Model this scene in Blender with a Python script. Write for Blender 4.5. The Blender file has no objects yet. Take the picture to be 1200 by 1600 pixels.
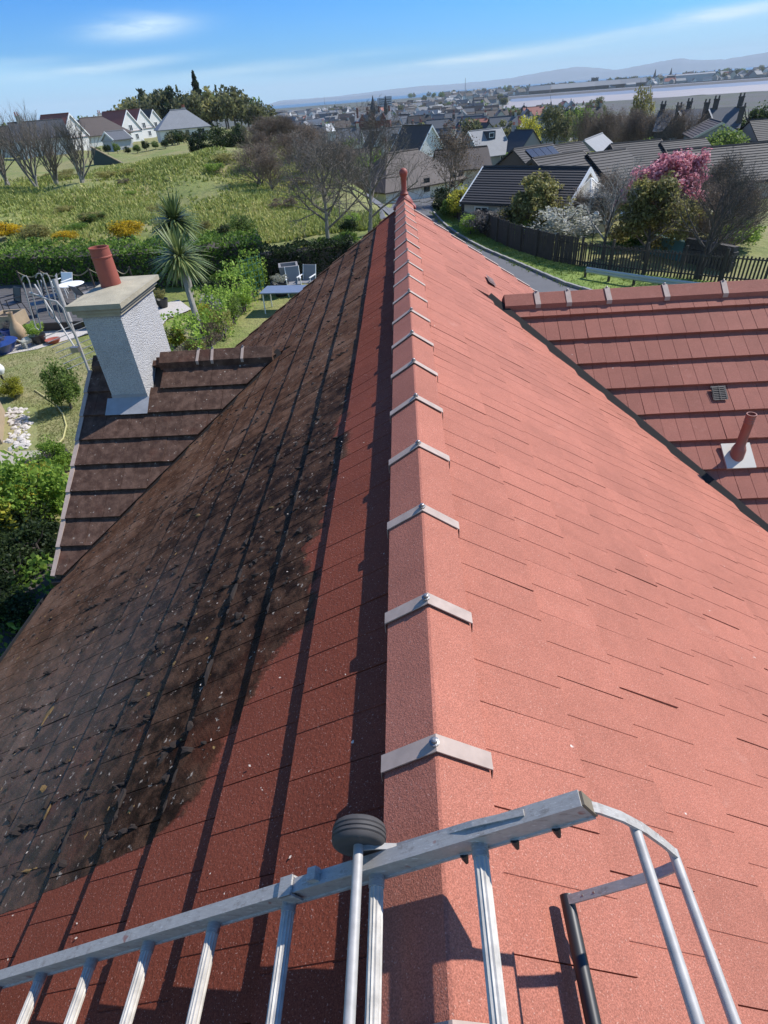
import bpy, math, random
import numpy as np
from mathutils import Vector, Matrix
R = math.radians
random.seed(7); rng = np.random.default_rng(7)
SC = bpy.context.scene; COL = SC.collection

# ------------------------------------------------------------------ camera, sky, sun, exposure
CAM_P = Vector((-0.029, 0.0, 1.2)); FPX = 870.0
PITCH, YAW, ROLL = R(36.8453), R(3.9057), R(4.5739)
def rz(v, a): return Vector((v[0]*math.cos(a)-v[1]*math.sin(a), v[0]*math.sin(a)+v[1]*math.cos(a), v[2]))
FW = rz((0, math.cos(PITCH), -math.sin(PITCH)), YAW)
RT = rz((1, 0, 0), YAW); UP = rz((0, math.sin(PITCH), math.cos(PITCH)), YAW)
CX = RT*math.cos(ROLL) - UP*math.sin(ROLL); CY = RT*math.sin(ROLL) + UP*math.cos(ROLL); CZ = -FW
cam_d = bpy.data.cameras.new('camera'); cam = bpy.data.objects.new('camera', cam_d); COL.objects.link(cam)
cam.matrix_world = Matrix(((CX.x, CY.x, CZ.x, CAM_P.x), (CX.y, CY.y, CZ.y, CAM_P.y), (CX.z, CY.z, CZ.z, CAM_P.z), (0, 0, 0, 1)))
cam_d.sensor_fit = 'VERTICAL'; cam_d.sensor_height = 24.0; cam_d.lens = FPX/1600*24.0
cam_d.clip_start = 0.02; cam_d.clip_end = 60000
SC.camera = cam

SUN_AZ, SUN_EL = 59.0, 46.0            # degrees right of the ridge direction (+Y), above the horizon
sd = Vector((math.sin(R(SUN_AZ))*math.cos(R(SUN_EL)), math.cos(R(SUN_AZ))*math.cos(R(SUN_EL)), math.sin(R(SUN_EL))))
sun_d = bpy.data.lights.new('sun', 'SUN'); sun_d.energy = 5.0; sun_d.angle = R(0.53); sun_d.color = (1.0, 0.955, 0.89)
sun = bpy.data.objects.new('sun', sun_d); COL.objects.link(sun); sun.rotation_euler = sd.to_track_quat('Z', 'Y').to_euler()
sun.location = (20, 10, 40)

def node(nt, typ, ins=None, **at):
    n = nt.nodes.new(typ)
    for k, v in at.items(): setattr(n, k, v)
    for k, v in (ins or {}).items():
        s = n.inputs[k]
        if isinstance(v, bpy.types.NodeSocket): nt.links.new(v, s)
        else:
            if hasattr(s.default_value, '__len__') and not hasattr(v, '__len__'): v = (v, v, v, 1)[:len(s.default_value)]
            if hasattr(v, '__len__') and len(v) == 3 and len(s.default_value) == 4: v = tuple(v)+(1,)
            s.default_value = v
    return n
def math_(nt, op, a, b=0.0, c=None, clamp=False):
    n = node(nt, 'ShaderNodeMath', {0: a, 1: b}, operation=op, use_clamp=clamp)
    if c is not None:
        if isinstance(c, bpy.types.NodeSocket): nt.links.new(c, n.inputs[2])
        else: n.inputs[2].default_value = c
    return n.outputs[0]
def mixc(nt, f, a, b, blend='MIX'):
    n = node(nt, 'ShaderNodeMix', data_type='RGBA', blend_type=blend)
    for i, v in ((0, f), (6, a), (7, b)):
        if isinstance(v, bpy.types.NodeSocket): nt.links.new(v, n.inputs[i])
        else: n.inputs[i].default_value = (tuple(v)+(1,))[:4] if hasattr(v, '__len__') else v
    return n.outputs[2]
def noise(nt, vec, scale, detail=3, rough=0.55, out=0):
    return node(nt, 'ShaderNodeTexNoise', {'Vector': vec, 'Scale': scale, 'Detail': detail, 'Roughness': rough}).outputs[out]
def ramp(nt, fac, lo, hi):
    return node(nt, 'ShaderNodeMapRange', {0: fac, 1: lo, 2: hi}, clamp=True, interpolation_type='SMOOTHSTEP').outputs[0]

world = bpy.data.worlds.new('World'); SC.world = world; world.use_nodes = True
wt = world.node_tree; wt.nodes.clear()
sky = node(wt, 'ShaderNodeTexSky', sky_type='NISHITA', sun_disc=False, sun_elevation=R(SUN_EL), sun_rotation=R(SUN_AZ),
           altitude=0.0, air_density=1.0, dust_density=0.6, ozone_density=2.2)
gv = node(wt, 'ShaderNodeTexCoord').outputs['Generated']
sx = node(wt, 'ShaderNodeSeparateXYZ', {0: gv})
az = math_(wt, 'ARCTAN2', sx.outputs[0], sx.outputs[1]); el = math_(wt, 'ARCSINE', sx.outputs[2])
cv = node(wt, 'ShaderNodeCombineXYZ', {0: math_(wt, 'MULTIPLY', az, 1.0), 1: math_(wt, 'MULTIPLY', el, 7.0), 2: 0.3}).outputs[0]
wn = noise(wt, cv, 2.3, 6, 0.6)
cv2 = node(wt, 'ShaderNodeVectorMath', {0: cv, 1: node(wt, 'ShaderNodeCombineXYZ', {0: math_(wt, 'MULTIPLY', wn, 0.55), 1: math_(wt, 'MULTIPLY', wn, 0.4), 2: 0.0}).outputs[0]}, operation='ADD').outputs[0]
wn2 = noise(wt, cv2, 5.0, 5, 0.6)
def gauss(a0, e0, sa, se, tilt=0.0):
    da = math_(wt, 'SUBTRACT', az, a0)
    de = math_(wt, 'SUBTRACT', math_(wt, 'SUBTRACT', el, e0), math_(wt, 'MULTIPLY', da, tilt))
    q = math_(wt, 'ADD', math_(wt, 'POWER', math_(wt, 'DIVIDE', da, sa), 2.0), math_(wt, 'POWER', math_(wt, 'DIVIDE', de, se), 2.0))
    return math_(wt, 'POWER', 2.718, math_(wt, 'MULTIPLY', q, -1.0))
wisps = [(-0.335, 0.088, 0.058, 0.011, 0.03, 1.15), (-0.40, 0.050, 0.10, 0.006, 0.05, 0.75), (-0.17, 0.040, 0.14, 0.006, 0.03, 0.55),
         (0.24, 0.038, 0.20, 0.006, 0.06, 0.8), (0.40, 0.052, 0.09, 0.007, 0.05, 0.95), (0.08, 0.030, 0.12, 0.004, 0.02, 0.6), (-0.47, 0.062, 0.05, 0.004, 0.0, 0.3)]
mask = None
for (a0, e0, sa, se, tl, amp) in wisps:
    g = math_(wt, 'MULTIPLY', gauss(a0, e0, sa, se, tl), amp)
    mask = g if mask is None else math_(wt, 'ADD', mask, g)
e0 = math_(wt, 'ADD', math_(wt, 'MULTIPLY_ADD', math_(wt, 'POWER', math_(wt, 'ABSOLUTE', az), 2.0), .12, .026), math_(wt, 'MULTIPLY_ADD', wn, .03, -.015))
veil = node(wt, 'ShaderNodeMapRange', {0: math_(wt, 'SUBTRACT', el, e0), 1: .012, 2: -.006}, clamp=True, interpolation_type='SMOOTHSTEP').outputs[0]
veil = math_(wt, 'MULTIPLY', veil, .56); low = math_(wt, 'MULTIPLY', ramp(wt, el, .16, 0.0), .30)
skyc = mixc(wt, 1.0, sky.outputs[0], (0.25, 1.20, 2.62), 'MULTIPLY'); skyc = mixc(wt, math_(wt, 'ADD', veil, low, clamp=True), skyc, (7.4, 12.8, 17.2))
rest = math_(wt, 'MULTIPLY', ramp(wt, wn, 0.56, 0.8), ramp(wt, el, 0.12, 0.3))
mask = math_(wt, 'ADD', math_(wt, 'MULTIPLY', mask, ramp(wt, wn2, 0.22, 0.68)), math_(wt, 'MULTIPLY', rest, 0.35), clamp=True)
skyc = mixc(wt, mask, skyc, (12.0, 15.5, 17.5))
bg = node(wt, 'ShaderNodeBackground', {0: skyc, 1: 0.05})
wo = node(wt, 'ShaderNodeOutputWorld'); wt.links.new(bg.outputs[0], wo.inputs[0])
SC.view_settings.view_transform = 'Standard'; SC.view_settings.look = 'None'
SC.view_settings.exposure = 0.33; SC.view_settings.gamma = 1.0; SC.view_settings.use_curve_mapping = False
SC.cycles.volume_bounces = 0; SC.cycles.max_bounces = 8

# ------------------------------------------------------------------ picture -> place (only used to find where things stand)
def ray(px, py): return (FW*FPX + CX*(px-600) - CY*(py-800)).normalized()
def on_z(px, py, z): d = ray(px, py); return CAM_P + d*((z-CAM_P.z)/d.z)
def on_y(px, py, y): d = ray(px, py); return CAM_P + d*((y-CAM_P.y)/d.y)
def smooth(a, b, x):
    t = min(1.0, max(0.0, (x-a)/(b-a))); return t*t*(3-2*t)
ZR = ([0, 18, 30, 60, 100, 180, 300, 500, 800, 1330, 1600, 2600, 20000], [-7.2, -7.2, -7.4, -8.1, -10.6, -14.2, -17.2, -19.8, -21.4, -21.2, -20.5, -18.5, -21.0])
ZL = ([0, 20, 30, 40, 52, 66, 80, 120, 200, 300, 600, 1000, 1800, 20000], [-4.9, -4.9, -4.95, -4.7, -4.3, -3.6, -4.1, -4.0, -4.4, -6.0, -12.0, -17.0, -19.0, -21.0])
def terrain(x, y):
    d = math.hypot(x, y); a = math.degrees(math.atan2(x, y))
    c = np.interp(d, [0, 12, 35, 60, 90, 400, 900], [20, 14, 2, -4, -9, -11, -16]); w = np.interp(d, [0, 12, 35, 200], [25, 12, 4.5, 5])
    k = smooth(c-w, c+w, a)
    if abs(a) > 90: k = smooth(-3, 5, x)
    z = (1-k)*float(np.interp(d, *ZL)) + k*float(np.interp(d, *ZR))
    if d > 700 and abs(a) < 90: z -= 3.0*smooth(8, 10, a)*smooth(800, 860, d)*(1-smooth(1310, 1360, d))
    if d > 28 and d < 400:
        z += (1-k)*0.28*min(1, (d-28)/15)*(math.sin(x*.31+1.3)*math.sin(y*.23)+.6*math.sin(x*.7+y*.5))
        mx, my = x+16.5, y-66
        z += (1-k)*1.3*math.exp(-(mx*mx/220+my*my/170))
    return z
def at(px, py, lift=0.0):
    d = ray(px, py); t = 6.0; step = 0.15
    while t < 9000:
        p = CAM_P + d*t
        if p.z < terrain(p.x, p.y)+lift:
            lo, hi = t-step, t
            for _ in range(25):
                m_ = (lo+hi)/2; p = CAM_P+d*m_
                if p.z < terrain(p.x, p.y)+lift: hi = m_
                else: lo = m_
            return CAM_P + d*hi
        step = max(.15, t*.012); t += step
    return CAM_P + d*9000
def ground(p): return Vector((p[0], p[1], terrain(p[0], p[1])))
def polar(px, dist):              # point on the ground in the direction of picture column px (on the horizon), dist metres off
    d = ray(px, 160-.08*(px-425)); d.z = 0; d.normalize(); p = CAM_P+d*dist; return ground(p)

# ------------------------------------------------------------------ mesh helpers
class MB:
    def __init__(s): s.v = []; s.f = []; s.m = []
    def add(s, vs, fs, mi=0):
        o = len(s.v); s.v += [tuple(v) for v in vs]; s.f += [tuple(i+o for i in f) for f in fs]; s.m += [mi]*len(fs); return s
    def box(s, c, d, mi=0, rot=None):
        vs = [Vector((i*d[0]/2, j*d[1]/2, k*d[2]/2)) for i in (-1, 1) for j in (-1, 1) for k in (-1, 1)]
        if rot is not None: vs = [rot @ v for v in vs]
        c = Vector(c)
        return s.add([c+v for v in vs], [(0, 1, 3, 2), (4, 6, 7, 5), (0, 4, 5, 1), (2, 3, 7, 6), (0, 2, 6, 4), (1, 5, 7, 3)], mi)
    def tube(s, pts, rad, n=8, mi=0, cap=True, flute=0.0):
        pts = [Vector(p) for p in pts]; N = len(pts)
        if not hasattr(rad, '__len__'): rad = [rad]*N
        up = None; vs = []; fs = []
        for i, p in enumerate(pts):
            t = (pts[min(i+1, N-1)]-pts[max(i-1, 0)])
            t = t.normalized() if t.length > 1e-9 else Vector((0, 0, 1))
            if up is None: up = t.orthogonal().normalized()
            up = up - t*up.dot(t)
            up = up.normalized() if up.length > 1e-6 else t.orthogonal().normalized()
            b = t.cross(up)
            for k in range(n):
                a = 2*math.pi*k/n; r = rad[i]*(1-(flute if k % 2 else 0)); vs.append(p+up*math.cos(a)*r+b*math.sin(a)*r)
        for i in range(N-1):
            for k in range(n): fs.append((i*n+k, i*n+(k+1) % n, (i+1)*n+(k+1) % n, (i+1)*n+k))
        if cap: fs.append(tuple(range(n-1, -1, -1))); fs.append(tuple(range((N-1)*n, N*n)))
        return s.add(vs, fs, mi)
    def lathe(s, prof, c=(0, 0, 0), n=16, mi=0, axis=None):
        q = Vector((0, 0, 1)).rotation_difference(Vector(axis).normalized()) if axis is not None else None
        vs = []
        for (r, z) in prof:
            for k in range(n):
                v = Vector((r*math.cos(2*math.pi*k/n), r*math.sin(2*math.pi*k/n), z))
                if q: v = q @ v
                vs.append(v+Vector(c))
        fs = [(i*n+k, i*n+(k+1) % n, (i+1)*n+(k+1) % n, (i+1)*n+k) for i in range(len(prof)-1) for k in range(n)]
        if prof[0][0] > 1e-4: fs.append(tuple(range(n-1, -1, -1)))
        if prof[-1][0] > 1e-4: fs.append(tuple(range((len(prof)-1)*n, len(prof)*n)))
        return s.add(vs, fs, mi)
    def sweep(s, pts, sec, mi=0, side=(0, 1, 0)):      # section sec [(a,b)]: a along side, b along normal
        pts = [Vector(p) for p in pts]; sd_ = Vector(side); N = len(pts); n = len(sec); vs = []; fs = []
        for i, p in enumerate(pts):
            t = (pts[min(i+1, N-1)]-pts[max(i-1, 0)]).normalized(); nn = t.cross(sd_).normalized()
            for (a, b) in sec: vs.append(p+sd_*a+nn*b)
        for i in range(N-1):
            for k in range(n): fs.append((i*n+k, (i+1)*n+k, (i+1)*n+(k+1) % n, i*n+(k+1) % n))
        fs.append(tuple(range(n))); fs.append(tuple(range(N*n-1, (N-1)*n-1, -1)))
        return s.add(vs, fs, mi)
    def blob(s, c, r, seed=0, n=6, m=4, jit=.25, mi=0):
        rr = random.Random(seed); c = Vector(c); r = r if hasattr(r, '__len__') else (r, r, r)
        vs = [c+Vector((0, 0, -r[2]))]
        for i in range(1, m):
            t = math.pi*i/m
            for k in range(n):
                a = 2*math.pi*(k+.5*(i % 2))/n; j = 1+rr.uniform(-jit, jit)
                vs.append(c+Vector((r[0]*math.sin(t)*math.cos(a)*j, r[1]*math.sin(t)*math.sin(a)*j, -r[2]*math.cos(t)*j)))
        vs.append(c+Vector((0, 0, r[2]))); fs = []
        for k in range(n): fs.append((0, 1+(k+1) % n, 1+k)); fs.append((len(vs)-1, 1+(m-2)*n+k, 1+(m-2)*n+(k+1) % n))
        for i in range(m-2):
            for k in range(n): a = 1+i*n; fs.append((a+k, a+(k+1) % n, a+n+(k+1) % n, a+n+k))
        return s.add(vs, fs, mi)
    def mesh(s, name, mats, smooth_=False):
        me = bpy.data.meshes.new(name); me.from_pydata(s.v, [], s.f)
        for m in (mats if isinstance(mats, (list, tuple)) else [mats]): me.materials.append(m)
        if any(s.m): me.polygons.foreach_set('material_index', s.m)
        if smooth_: me.polygons.foreach_set('use_smooth', [True]*len(s.f)); me.set_sharp_from_angle(angle=R(40))
        me.update(); return me
def link(name, data, parent=None, loc=(0, 0, 0), **pr):
    o = bpy.data.objects.new(name, data); COL.objects.link(o); o.location = loc
    if parent is not None: o.parent = parent
    for k, v in pr.items(): o[k] = v
    return o
def thing(name, label, cat, loc=(0, 0, 0), rot=0.0, group=None, data=None):
    o = link(name, data, None, loc); o.rotation_euler = (0, 0, rot)
    o['label'] = label; o['category'] = cat
    if group: o['group'] = group
    return o
def part(parent, name, mb, mat, smooth_=False, world=False, **pr):
    me = mb if isinstance(mb, bpy.types.Mesh) else mb.mesh(name, mat, smooth_)
    o = link(name, me, parent, **pr)
    if world:
        q = parent
        off = Vector((0, 0, 0))
        while q is not None: off += Vector(q.location); q = q.parent
        o.location = -off
    return o
def setmat(o, m):
    if o.data.materials and len(o.material_slots): o.material_slots[0].link = 'OBJECT'; o.material_slots[0].material = m
def dup(root, loc, rot=None, scale=None, label=None, group=None, mats=None):
    r = root.copy(); COL.objects.link(r); r.location = loc
    if rot is not None: r.rotation_euler = (0, 0, rot)
    if scale is not None: r.scale = scale if hasattr(scale, '__len__') else (scale,)*3
    if label: r['label'] = label
    if group: r['group'] = group
    for ch in list(root.children):
        c = ch.copy(); COL.objects.link(c); c.parent = r
        if mats and ch.name.split('.')[0] in mats: setmat(c, mats[ch.name.split('.')[0]])
        for g in ch.children:
            d = g.copy(); COL.objects.link(d); d.parent = c
    return r

# ------------------------------------------------------------------ materials
def newmat(name):
    m = bpy.data.materials.new(name); m.use_nodes = True; nt = m.node_tree; nt.nodes.clear()
    out = node(nt, 'ShaderNodeOutputMaterial'); b = node(nt, 'ShaderNodeBsdfPrincipled'); nt.links.new(b.outputs[0], out.inputs[0])
    return m, nt, b
def setin(nt, b, key, v):
    if isinstance(v, bpy.types.NodeSocket): nt.links.new(v, b.inputs[key])
    else: b.inputs[key].default_value = (tuple(v)+(1,))[:4] if hasattr(v, '__len__') else v
def bump(nt, b, h, strength=.4, dist=.01):
    n = node(nt, 'ShaderNodeBump', {'Height': h, 'Strength': strength, 'Distance': dist}); nt.links.new(n.outputs[0], b.inputs['Normal'])
def simple(name, col, rough=.6, var=.18, scale=6.0, metal=0.0, bumpd=0.0, bscale=60.0, spec=None, isl=0.0):
    m, nt, b = newmat(name); g = node(nt, 'ShaderNodeNewGeometry'); pos = g.outputs['Position']
    n = noise(nt, pos, scale, 4); f = math_(nt, 'MULTIPLY_ADD', n, 2*var, 1-var)
    if isl: f = math_(nt, 'MULTIPLY', f, math_(nt, 'MULTIPLY_ADD', g.outputs['Random Per Island'], 2*isl, 1-isl))
    c = mixc(nt, 1.0, col, node(nt, 'ShaderNodeCombineColor', {0: f, 1: f, 2: f}).outputs[0], 'MULTIPLY')
    setin(nt, b, 'Base Color', c); setin(nt, b, 'Roughness', rough); setin(nt, b, 'Metallic', metal)
    if spec is not None: setin(nt, b, 'Specular IOR Level', spec)
    if bumpd: bump(nt, b, noise(nt, pos, bscale, 4, .7), .8, bumpd)
    return m
def foliage(name, cols, transl=.5, rough=.55, scale=.6):
    m, nt, b = newmat(name); g = node(nt, 'ShaderNodeNewGeometry'); oi = node(nt, 'ShaderNodeObjectInfo')
    f = math_(nt, 'ADD', math_(nt, 'MULTIPLY', g.outputs['Random Per Island'], .55), math_(nt, 'MULTIPLY', noise(nt, g.outputs['Position'], scale, 2), .7))
    f = math_(nt, 'ADD', f, math_(nt, 'MULTIPLY_ADD', oi.outputs['Random'], .3, -.3))
    cr = node(nt, 'ShaderNodeValToRGB', {0: f}); e = cr.color_ramp.elements
    e[0].position = .2; e[0].color = tuple(cols[0])+(1,); e[1].position = .85; e[1].color = tuple(cols[-1])+(1,)
    if len(cols) == 3: x = e.new(.5); x.color = tuple(cols[1])+(1,)
    setin(nt, b, 'Base Color', cr.outputs[0]); setin(nt, b, 'Roughness', rough); setin(nt, b, 'Specular IOR Level', .25)
    tr = node(nt, 'ShaderNodeBsdfTranslucent', {0: cr.outputs[0]}); mx = node(nt, 'ShaderNodeMixShader', {0: transl, 1: b.outputs[0], 2: tr.outputs[0]})
    nt.links.new(mx.outputs[0], nt.nodes['Material Output'].inputs[0]); return m

def tile_mat(name, mode):
    m, nt, b = newmat(name); g = node(nt, 'ShaderNodeNewGeometry'); pos = g.outputs['Position']; oi = node(nt, 'ShaderNodeObjectInfo')
    rnd = math_(nt, 'FRACT', math_(nt, 'ADD', math_(nt, 'MULTIPLY', g.outputs['Random Per Island'], 7.3), oi.outputs['Random']))
    gr = noise(nt, pos, 330, 2, .6); gr2 = noise(nt, pos, 95, 2, .6); big = noise(nt, pos, 2.2, 4, .6); mid = noise(nt, pos, 11, 4, .65)
    f = math_(nt, 'MULTIPLY_ADD', ramp(nt, gr, .34, .68), .50, .72)
    f = math_(nt, 'MULTIPLY', f, math_(nt, 'MULTIPLY_ADD', big, .36, .82))
    f = math_(nt, 'MULTIPLY', f, math_(nt, 'MULTIPLY_ADD', rnd, .15, .925))
    f = math_(nt, 'MULTIPLY', f, math_(nt, 'MULTIPLY_ADD', mid, .28, .86))
    base = {'dry': (.375, .139, .095), 'wet': (.19, .053, .032), 'wing': (.305, .118, .086)}[mode if mode in ('dry', 'wing') else 'wet']
    c = mixc(nt, 1.0, base, node(nt, 'ShaderNodeCombineColor', {0: f, 1: f, 2: f}).outputs[0], 'MULTIPLY')
    if mode in ('dry', 'wing'):
        c = mixc(nt, math_(nt, 'MULTIPLY', ramp(nt, noise(nt, pos, 1.3, 6, .7), .52, .72), .30), c, (.22, .085, .06))      # soft old stains
        c = mixc(nt, math_(nt, 'MULTIPLY', ramp(nt, noise(nt, pos, 4.2, 5, .75), .60, .78), .35), c, (.50, .25, .19))     # chalky patches
    c = mixc(nt, math_(nt, 'MULTIPLY', ramp(nt, noise(nt, pos, 210, 1), .66, .74), .5), c, (.62, .38, .30))      # pale granules
    c = mixc(nt, ramp(nt, noise(nt, pos, 26, 2), .775, .80), c, (.60, .50, .43))                               # odd pale lichen specks
    rough = .8
    if mode == 'wet':
        s = node(nt, 'ShaderNodeSeparateXYZ', {0: pos}); xs = math_(nt, 'MULTIPLY', s.outputs[0], -1/math.cos(R(34))); ys = s.outputs[1]
        stv = node(nt, 'ShaderNodeCombineXYZ', {0: math_(nt, 'MULTIPLY', xs, 2.2), 1: math_(nt, 'MULTIPLY', ys, 11.0), 2: 0.0}).outputs[0]
        wob = math_(nt, 'ADD', math_(nt, 'MULTIPLY_ADD', noise(nt, pos, 5.5, 5, .65), .38, -.19), math_(nt, 'ADD', math_(nt, 'MULTIPLY_ADD', noise(nt, stv, 1.0, 4, .7), .26, -.13), math_(nt, 'MULTIPLY_ADD', rnd, .26, -.13)))
        fc = node(nt, 'ShaderNodeFloatCurve', {1: math_(nt, 'DIVIDE', ys, 10.0)}); cu = fc.mapping.curves[0]
        pts = [(0, 1), (.062, 1), (.069, .70), (.076, .34), (.083, .27), (.104, .25), (.118, .22), (.130, .205), (.14, .175), (.19, .165), (.265, .148), (.36, .146), (1, .146)]
        while len(cu.points) < len(pts): cu.points.new(.5, .5)
        for p, q in zip(cu.points, pts): p.location = q; p.handle_type = 'VECTOR'
        fc.mapping.update()
        edge = math_(nt, 'SUBTRACT', math_(nt, 'SUBTRACT', xs, math_(nt, 'MULTIPLY', fc.outputs[0], 3.45)), 0.0)
        amp = ramp(nt, ys, 4.2, 2.0)
        dirt = ramp(nt, math_(nt, 'ADD', edge, math_(nt, 'MULTIPLY', wob, math_(nt, 'MULTIPLY_ADD', amp, .62, .02))), -.025, .035)
        wetm = math_(nt, 'MULTIPLY', ramp(nt, math_(nt, 'ADD', ys, math_(nt, 'MULTIPLY', wob, 2.2)), 4.3, 3.3), ramp(nt, math_(nt, 'ADD', xs, wob), 4.4, 1.1))
        brown = mixc(nt, ramp(nt, mid, .35, .68), (.078, .037, .021), (.140, .070, .041))
        brown = mixc(nt, ramp(nt, big, .45, .72), brown, (.175, .10, .065))
        black = mixc(nt, ramp(nt, mid, .36, .64), (.017, .009, .006), (.082, .043, .026))
        black = mixc(nt, math_(nt, 'MULTIPLY', ramp(nt, noise(nt, pos, 3.2, 4), .50, .70), math_(nt, 'MULTIPLY', ramp(nt, ys, 1.9, .9), .8)), black, (.085, .028, .015))
        dc = mixc(nt, wetm, brown, black)
        dc = mixc(nt, ramp(nt, noise(nt, pos, 34, 3, .6), .645, .70), dc, (.30, .25, .20))                         # grey lichen
        dc = mixc(nt, ramp(nt, noise(nt, pos, 19, 2), .735, .76), dc, (.36, .22, .08))                            # rusty lichen
        dc = mixc(nt, 1.0, dc, node(nt, 'ShaderNodeCombineColor', {0: f, 1: f, 2: f}).outputs[0], 'MULTIPLY')
        c = mixc(nt, dirt, c, dc)
        wetr = math_(nt, 'MULTIPLY', ramp(nt, ys, 4.4, 2.6), 1.0)
        rough = math_(nt, 'ADD', math_(nt, 'MULTIPLY_ADD', wetr, -.26, .80), math_(nt, 'MULTIPLY_ADD', mid, .3, -.15))
        sheen = math_(nt, 'MULTIPLY_ADD', math_(nt, 'MULTIPLY', math_(nt, 'MULTIPLY', dirt, ramp(nt, xs, 1.2, 2.2)), ramp(nt, ys, 3.0, 1.5)), .48, .04)
        hgt = math_(nt, 'ADD', math_(nt, 'MULTIPLY', gr2, .7), math_(nt, 'MULTIPLY', math_(nt, 'MULTIPLY', noise(nt, pos, 24, 5, .7), dirt), 2.2))
        bump(nt, b, hgt, .55, .006)
    elif mode == 'mossy':
        brown = mixc(nt, ramp(nt, mid, .34, .7), (.066, .036, .026), (.125, .074, .054))
        brown = mixc(nt, math_(nt, 'MULTIPLY', ramp(nt, noise(nt, pos, 2.6, 3), .55, .75), .5), brown, (.12, .045, .028))
        brown = mixc(nt, ramp(nt, noise(nt, pos, 22, 2), .70, .75), brown, (.24, .20, .165))
        brown = mixc(nt, ramp(nt, noise(nt, pos, 33, 2, .4), .72, .76), brown, (.34, .29, .24))
        c = mixc(nt, 1.0, brown, node(nt, 'ShaderNodeCombineColor', {0: f, 1: f, 2: f}).outputs[0], 'MULTIPLY'); bump(nt, b, noise(nt, pos, 40, 5, .7), .7, .008)
    else: bump(nt, b, math_(nt, 'ADD', gr, gr2), .35, .004)
    setin(nt, b, 'Base Color', c); setin(nt, b, 'Roughness', rough); setin(nt, b, 'Specular IOR Level', sheen if mode == 'wet' else .18); return m

M = {}
M['dry'] = tile_mat('red_roof_coating', 'dry'); M['wet'] = tile_mat('washed_and_dirty_tile', 'wet')
M['wing'] = tile_mat('red_wing_coating', 'wing'); M['mossy'] = tile_mat('dirty_brown_tile', 'mossy')
M['clip'] = simple('pale_clip', (.39, .30, .25), .75, .3, 22); M['screw'] = simple('zinc_screw', (.30, .29, .28), .4, .2, 30, .8)
M['deck'] = simple('dark_underlay', (.02, .016, .015), .9)
M['lead'] = simple('lead_flashing', (.30, .30, .31), .55, .25, 9, .0, .004, 20)
M['valley'] = simple('valley_lining', (.010, .008, .008), .9)
M['terracotta'] = simple('terracotta', (.30, .075, .048), .7, .2, 12, 0, .002, 80); M['finial'] = simple('finial_red', (.26, .055, .035), .6, .25, 20)
M['cap'] = simple('weathered_concrete', (.36, .32, .23), .9, .35, 7, 0, .006, 60)
M['white'] = simple('white_paint', (.75, .75, .73), .5, .06, 3); M['cream'] = simple('cream_render', (.55, .50, .42), .85, .12, 2, 0, .01, 30)
def roughcast():
    m, nt, b = newmat('roughcast'); g = node(nt, 'ShaderNodeNewGeometry'); pos = g.outputs['Position']
    v = node(nt, 'ShaderNodeTexVoronoi', {'Vector': pos, 'Scale': 95.0}); n = noise(nt, pos, 80, 3)
    c = mixc(nt, ramp(nt, v.outputs['Distance'], .2, .7), (.60, .59, .57), (.44, .44, .44)); c = mixc(nt, ramp(nt, n, .56, .74), c, (.24, .245, .26))
    c = mixc(nt, math_(nt, 'MULTIPLY', ramp(nt, noise(nt, pos, 3.5, 4), .5, .75), .4), c, (.30, .29, .27))
    setin(nt, b, 'Base Color', c); setin(nt, b, 'Roughness', .9); bump(nt, b, math_(nt, 'SUBTRACT', n, v.outputs['Distance']), .7, .015); return m
M['roughcast'] = roughcast()
def alu():
    m, nt, b = newmat('scuffed_aluminium'); g = node(nt, 'ShaderNodeNewGeometry'); pos = g.outputs['Position']
    st = node(nt, 'ShaderNodeMapping', {0: pos, 3: (12, 60, 12)}).outputs[0]
    n = noise(nt, st, 4, 5, .7); d = noise(nt, node(nt, 'ShaderNodeMapping', {0: pos, 3: (14, 40, 40)}).outputs[0], 1.6, 6, .75)
    c = mixc(nt, n, (.27, .25, .23), (.47, .45, .415)); c = mixc(nt, math_(nt, 'MULTIPLY', ramp(nt, d, .50, .70), .60), c, (.17, .145, .125)); sc_ = noise(nt, node(nt, 'ShaderNodeMapping', {0: pos, 3: (9, 160, 30)}).outputs[0], 3, 4, .7); c = mixc(nt, math_(nt, 'MULTIPLY', ramp(nt, sc_, .60, .66), .6), c, (.66, .65, .62)); c = mixc(nt, math_(nt, 'MULTIPLY', ramp(nt, noise(nt, pos, 16, 3), .66, .70), .7), c, (.24, .07, .05))
    setin(nt, b, 'Base Color', c); setin(nt, b, 'Metallic', .05); setin(nt, b, 'Specular IOR Level', .35); setin(nt, b, 'Roughness', math_(nt, 'MULTIPLY_ADD', d, .4, .42)); bump(nt, b, d, .25, .002); return m
M['alu'] = alu(); M['galv'] = simple('galvanised_rod', (.37, .355, .335), .55, .35, 45, .08)
M['rung'] = simple('worn_rung', (.47, .44, .39), .65, .6, 30, .05, .001, 90)
M['rubber'] = simple('black_rubber', (.025, .025, .026), .45, .2, 40); M['tyre'] = simple('worn_tyre', (.055, .05, .048), .75, .35, 60)
M['glass'] = simple('window_glass', (.03, .04, .05), .08, .1, 1, 0); M['black'] = simple('black_paint', (.02, .02, .022), .5)
M['bark'] = simple('grey_bark', (.24, .22, .19), .9, .3, 6, 0, .01, 20); M['barkpale'] = simple('pale_twigs', (.155, .13, .108), .9, .25, 2)
M['barkbrown'] = simple('brown_twigs', (.20, .15, .115), .9, .3, 2); M['barkdark'] = simple('dark_bark', (.075, .062, .055), .9, .3, 3)
M['leaf_mid'] = foliage('mid_green_leaves', [(0.070, 0.113, 0.029), (0.148, 0.223, 0.049), (0.298, 0.371, 0.087)])
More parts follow.
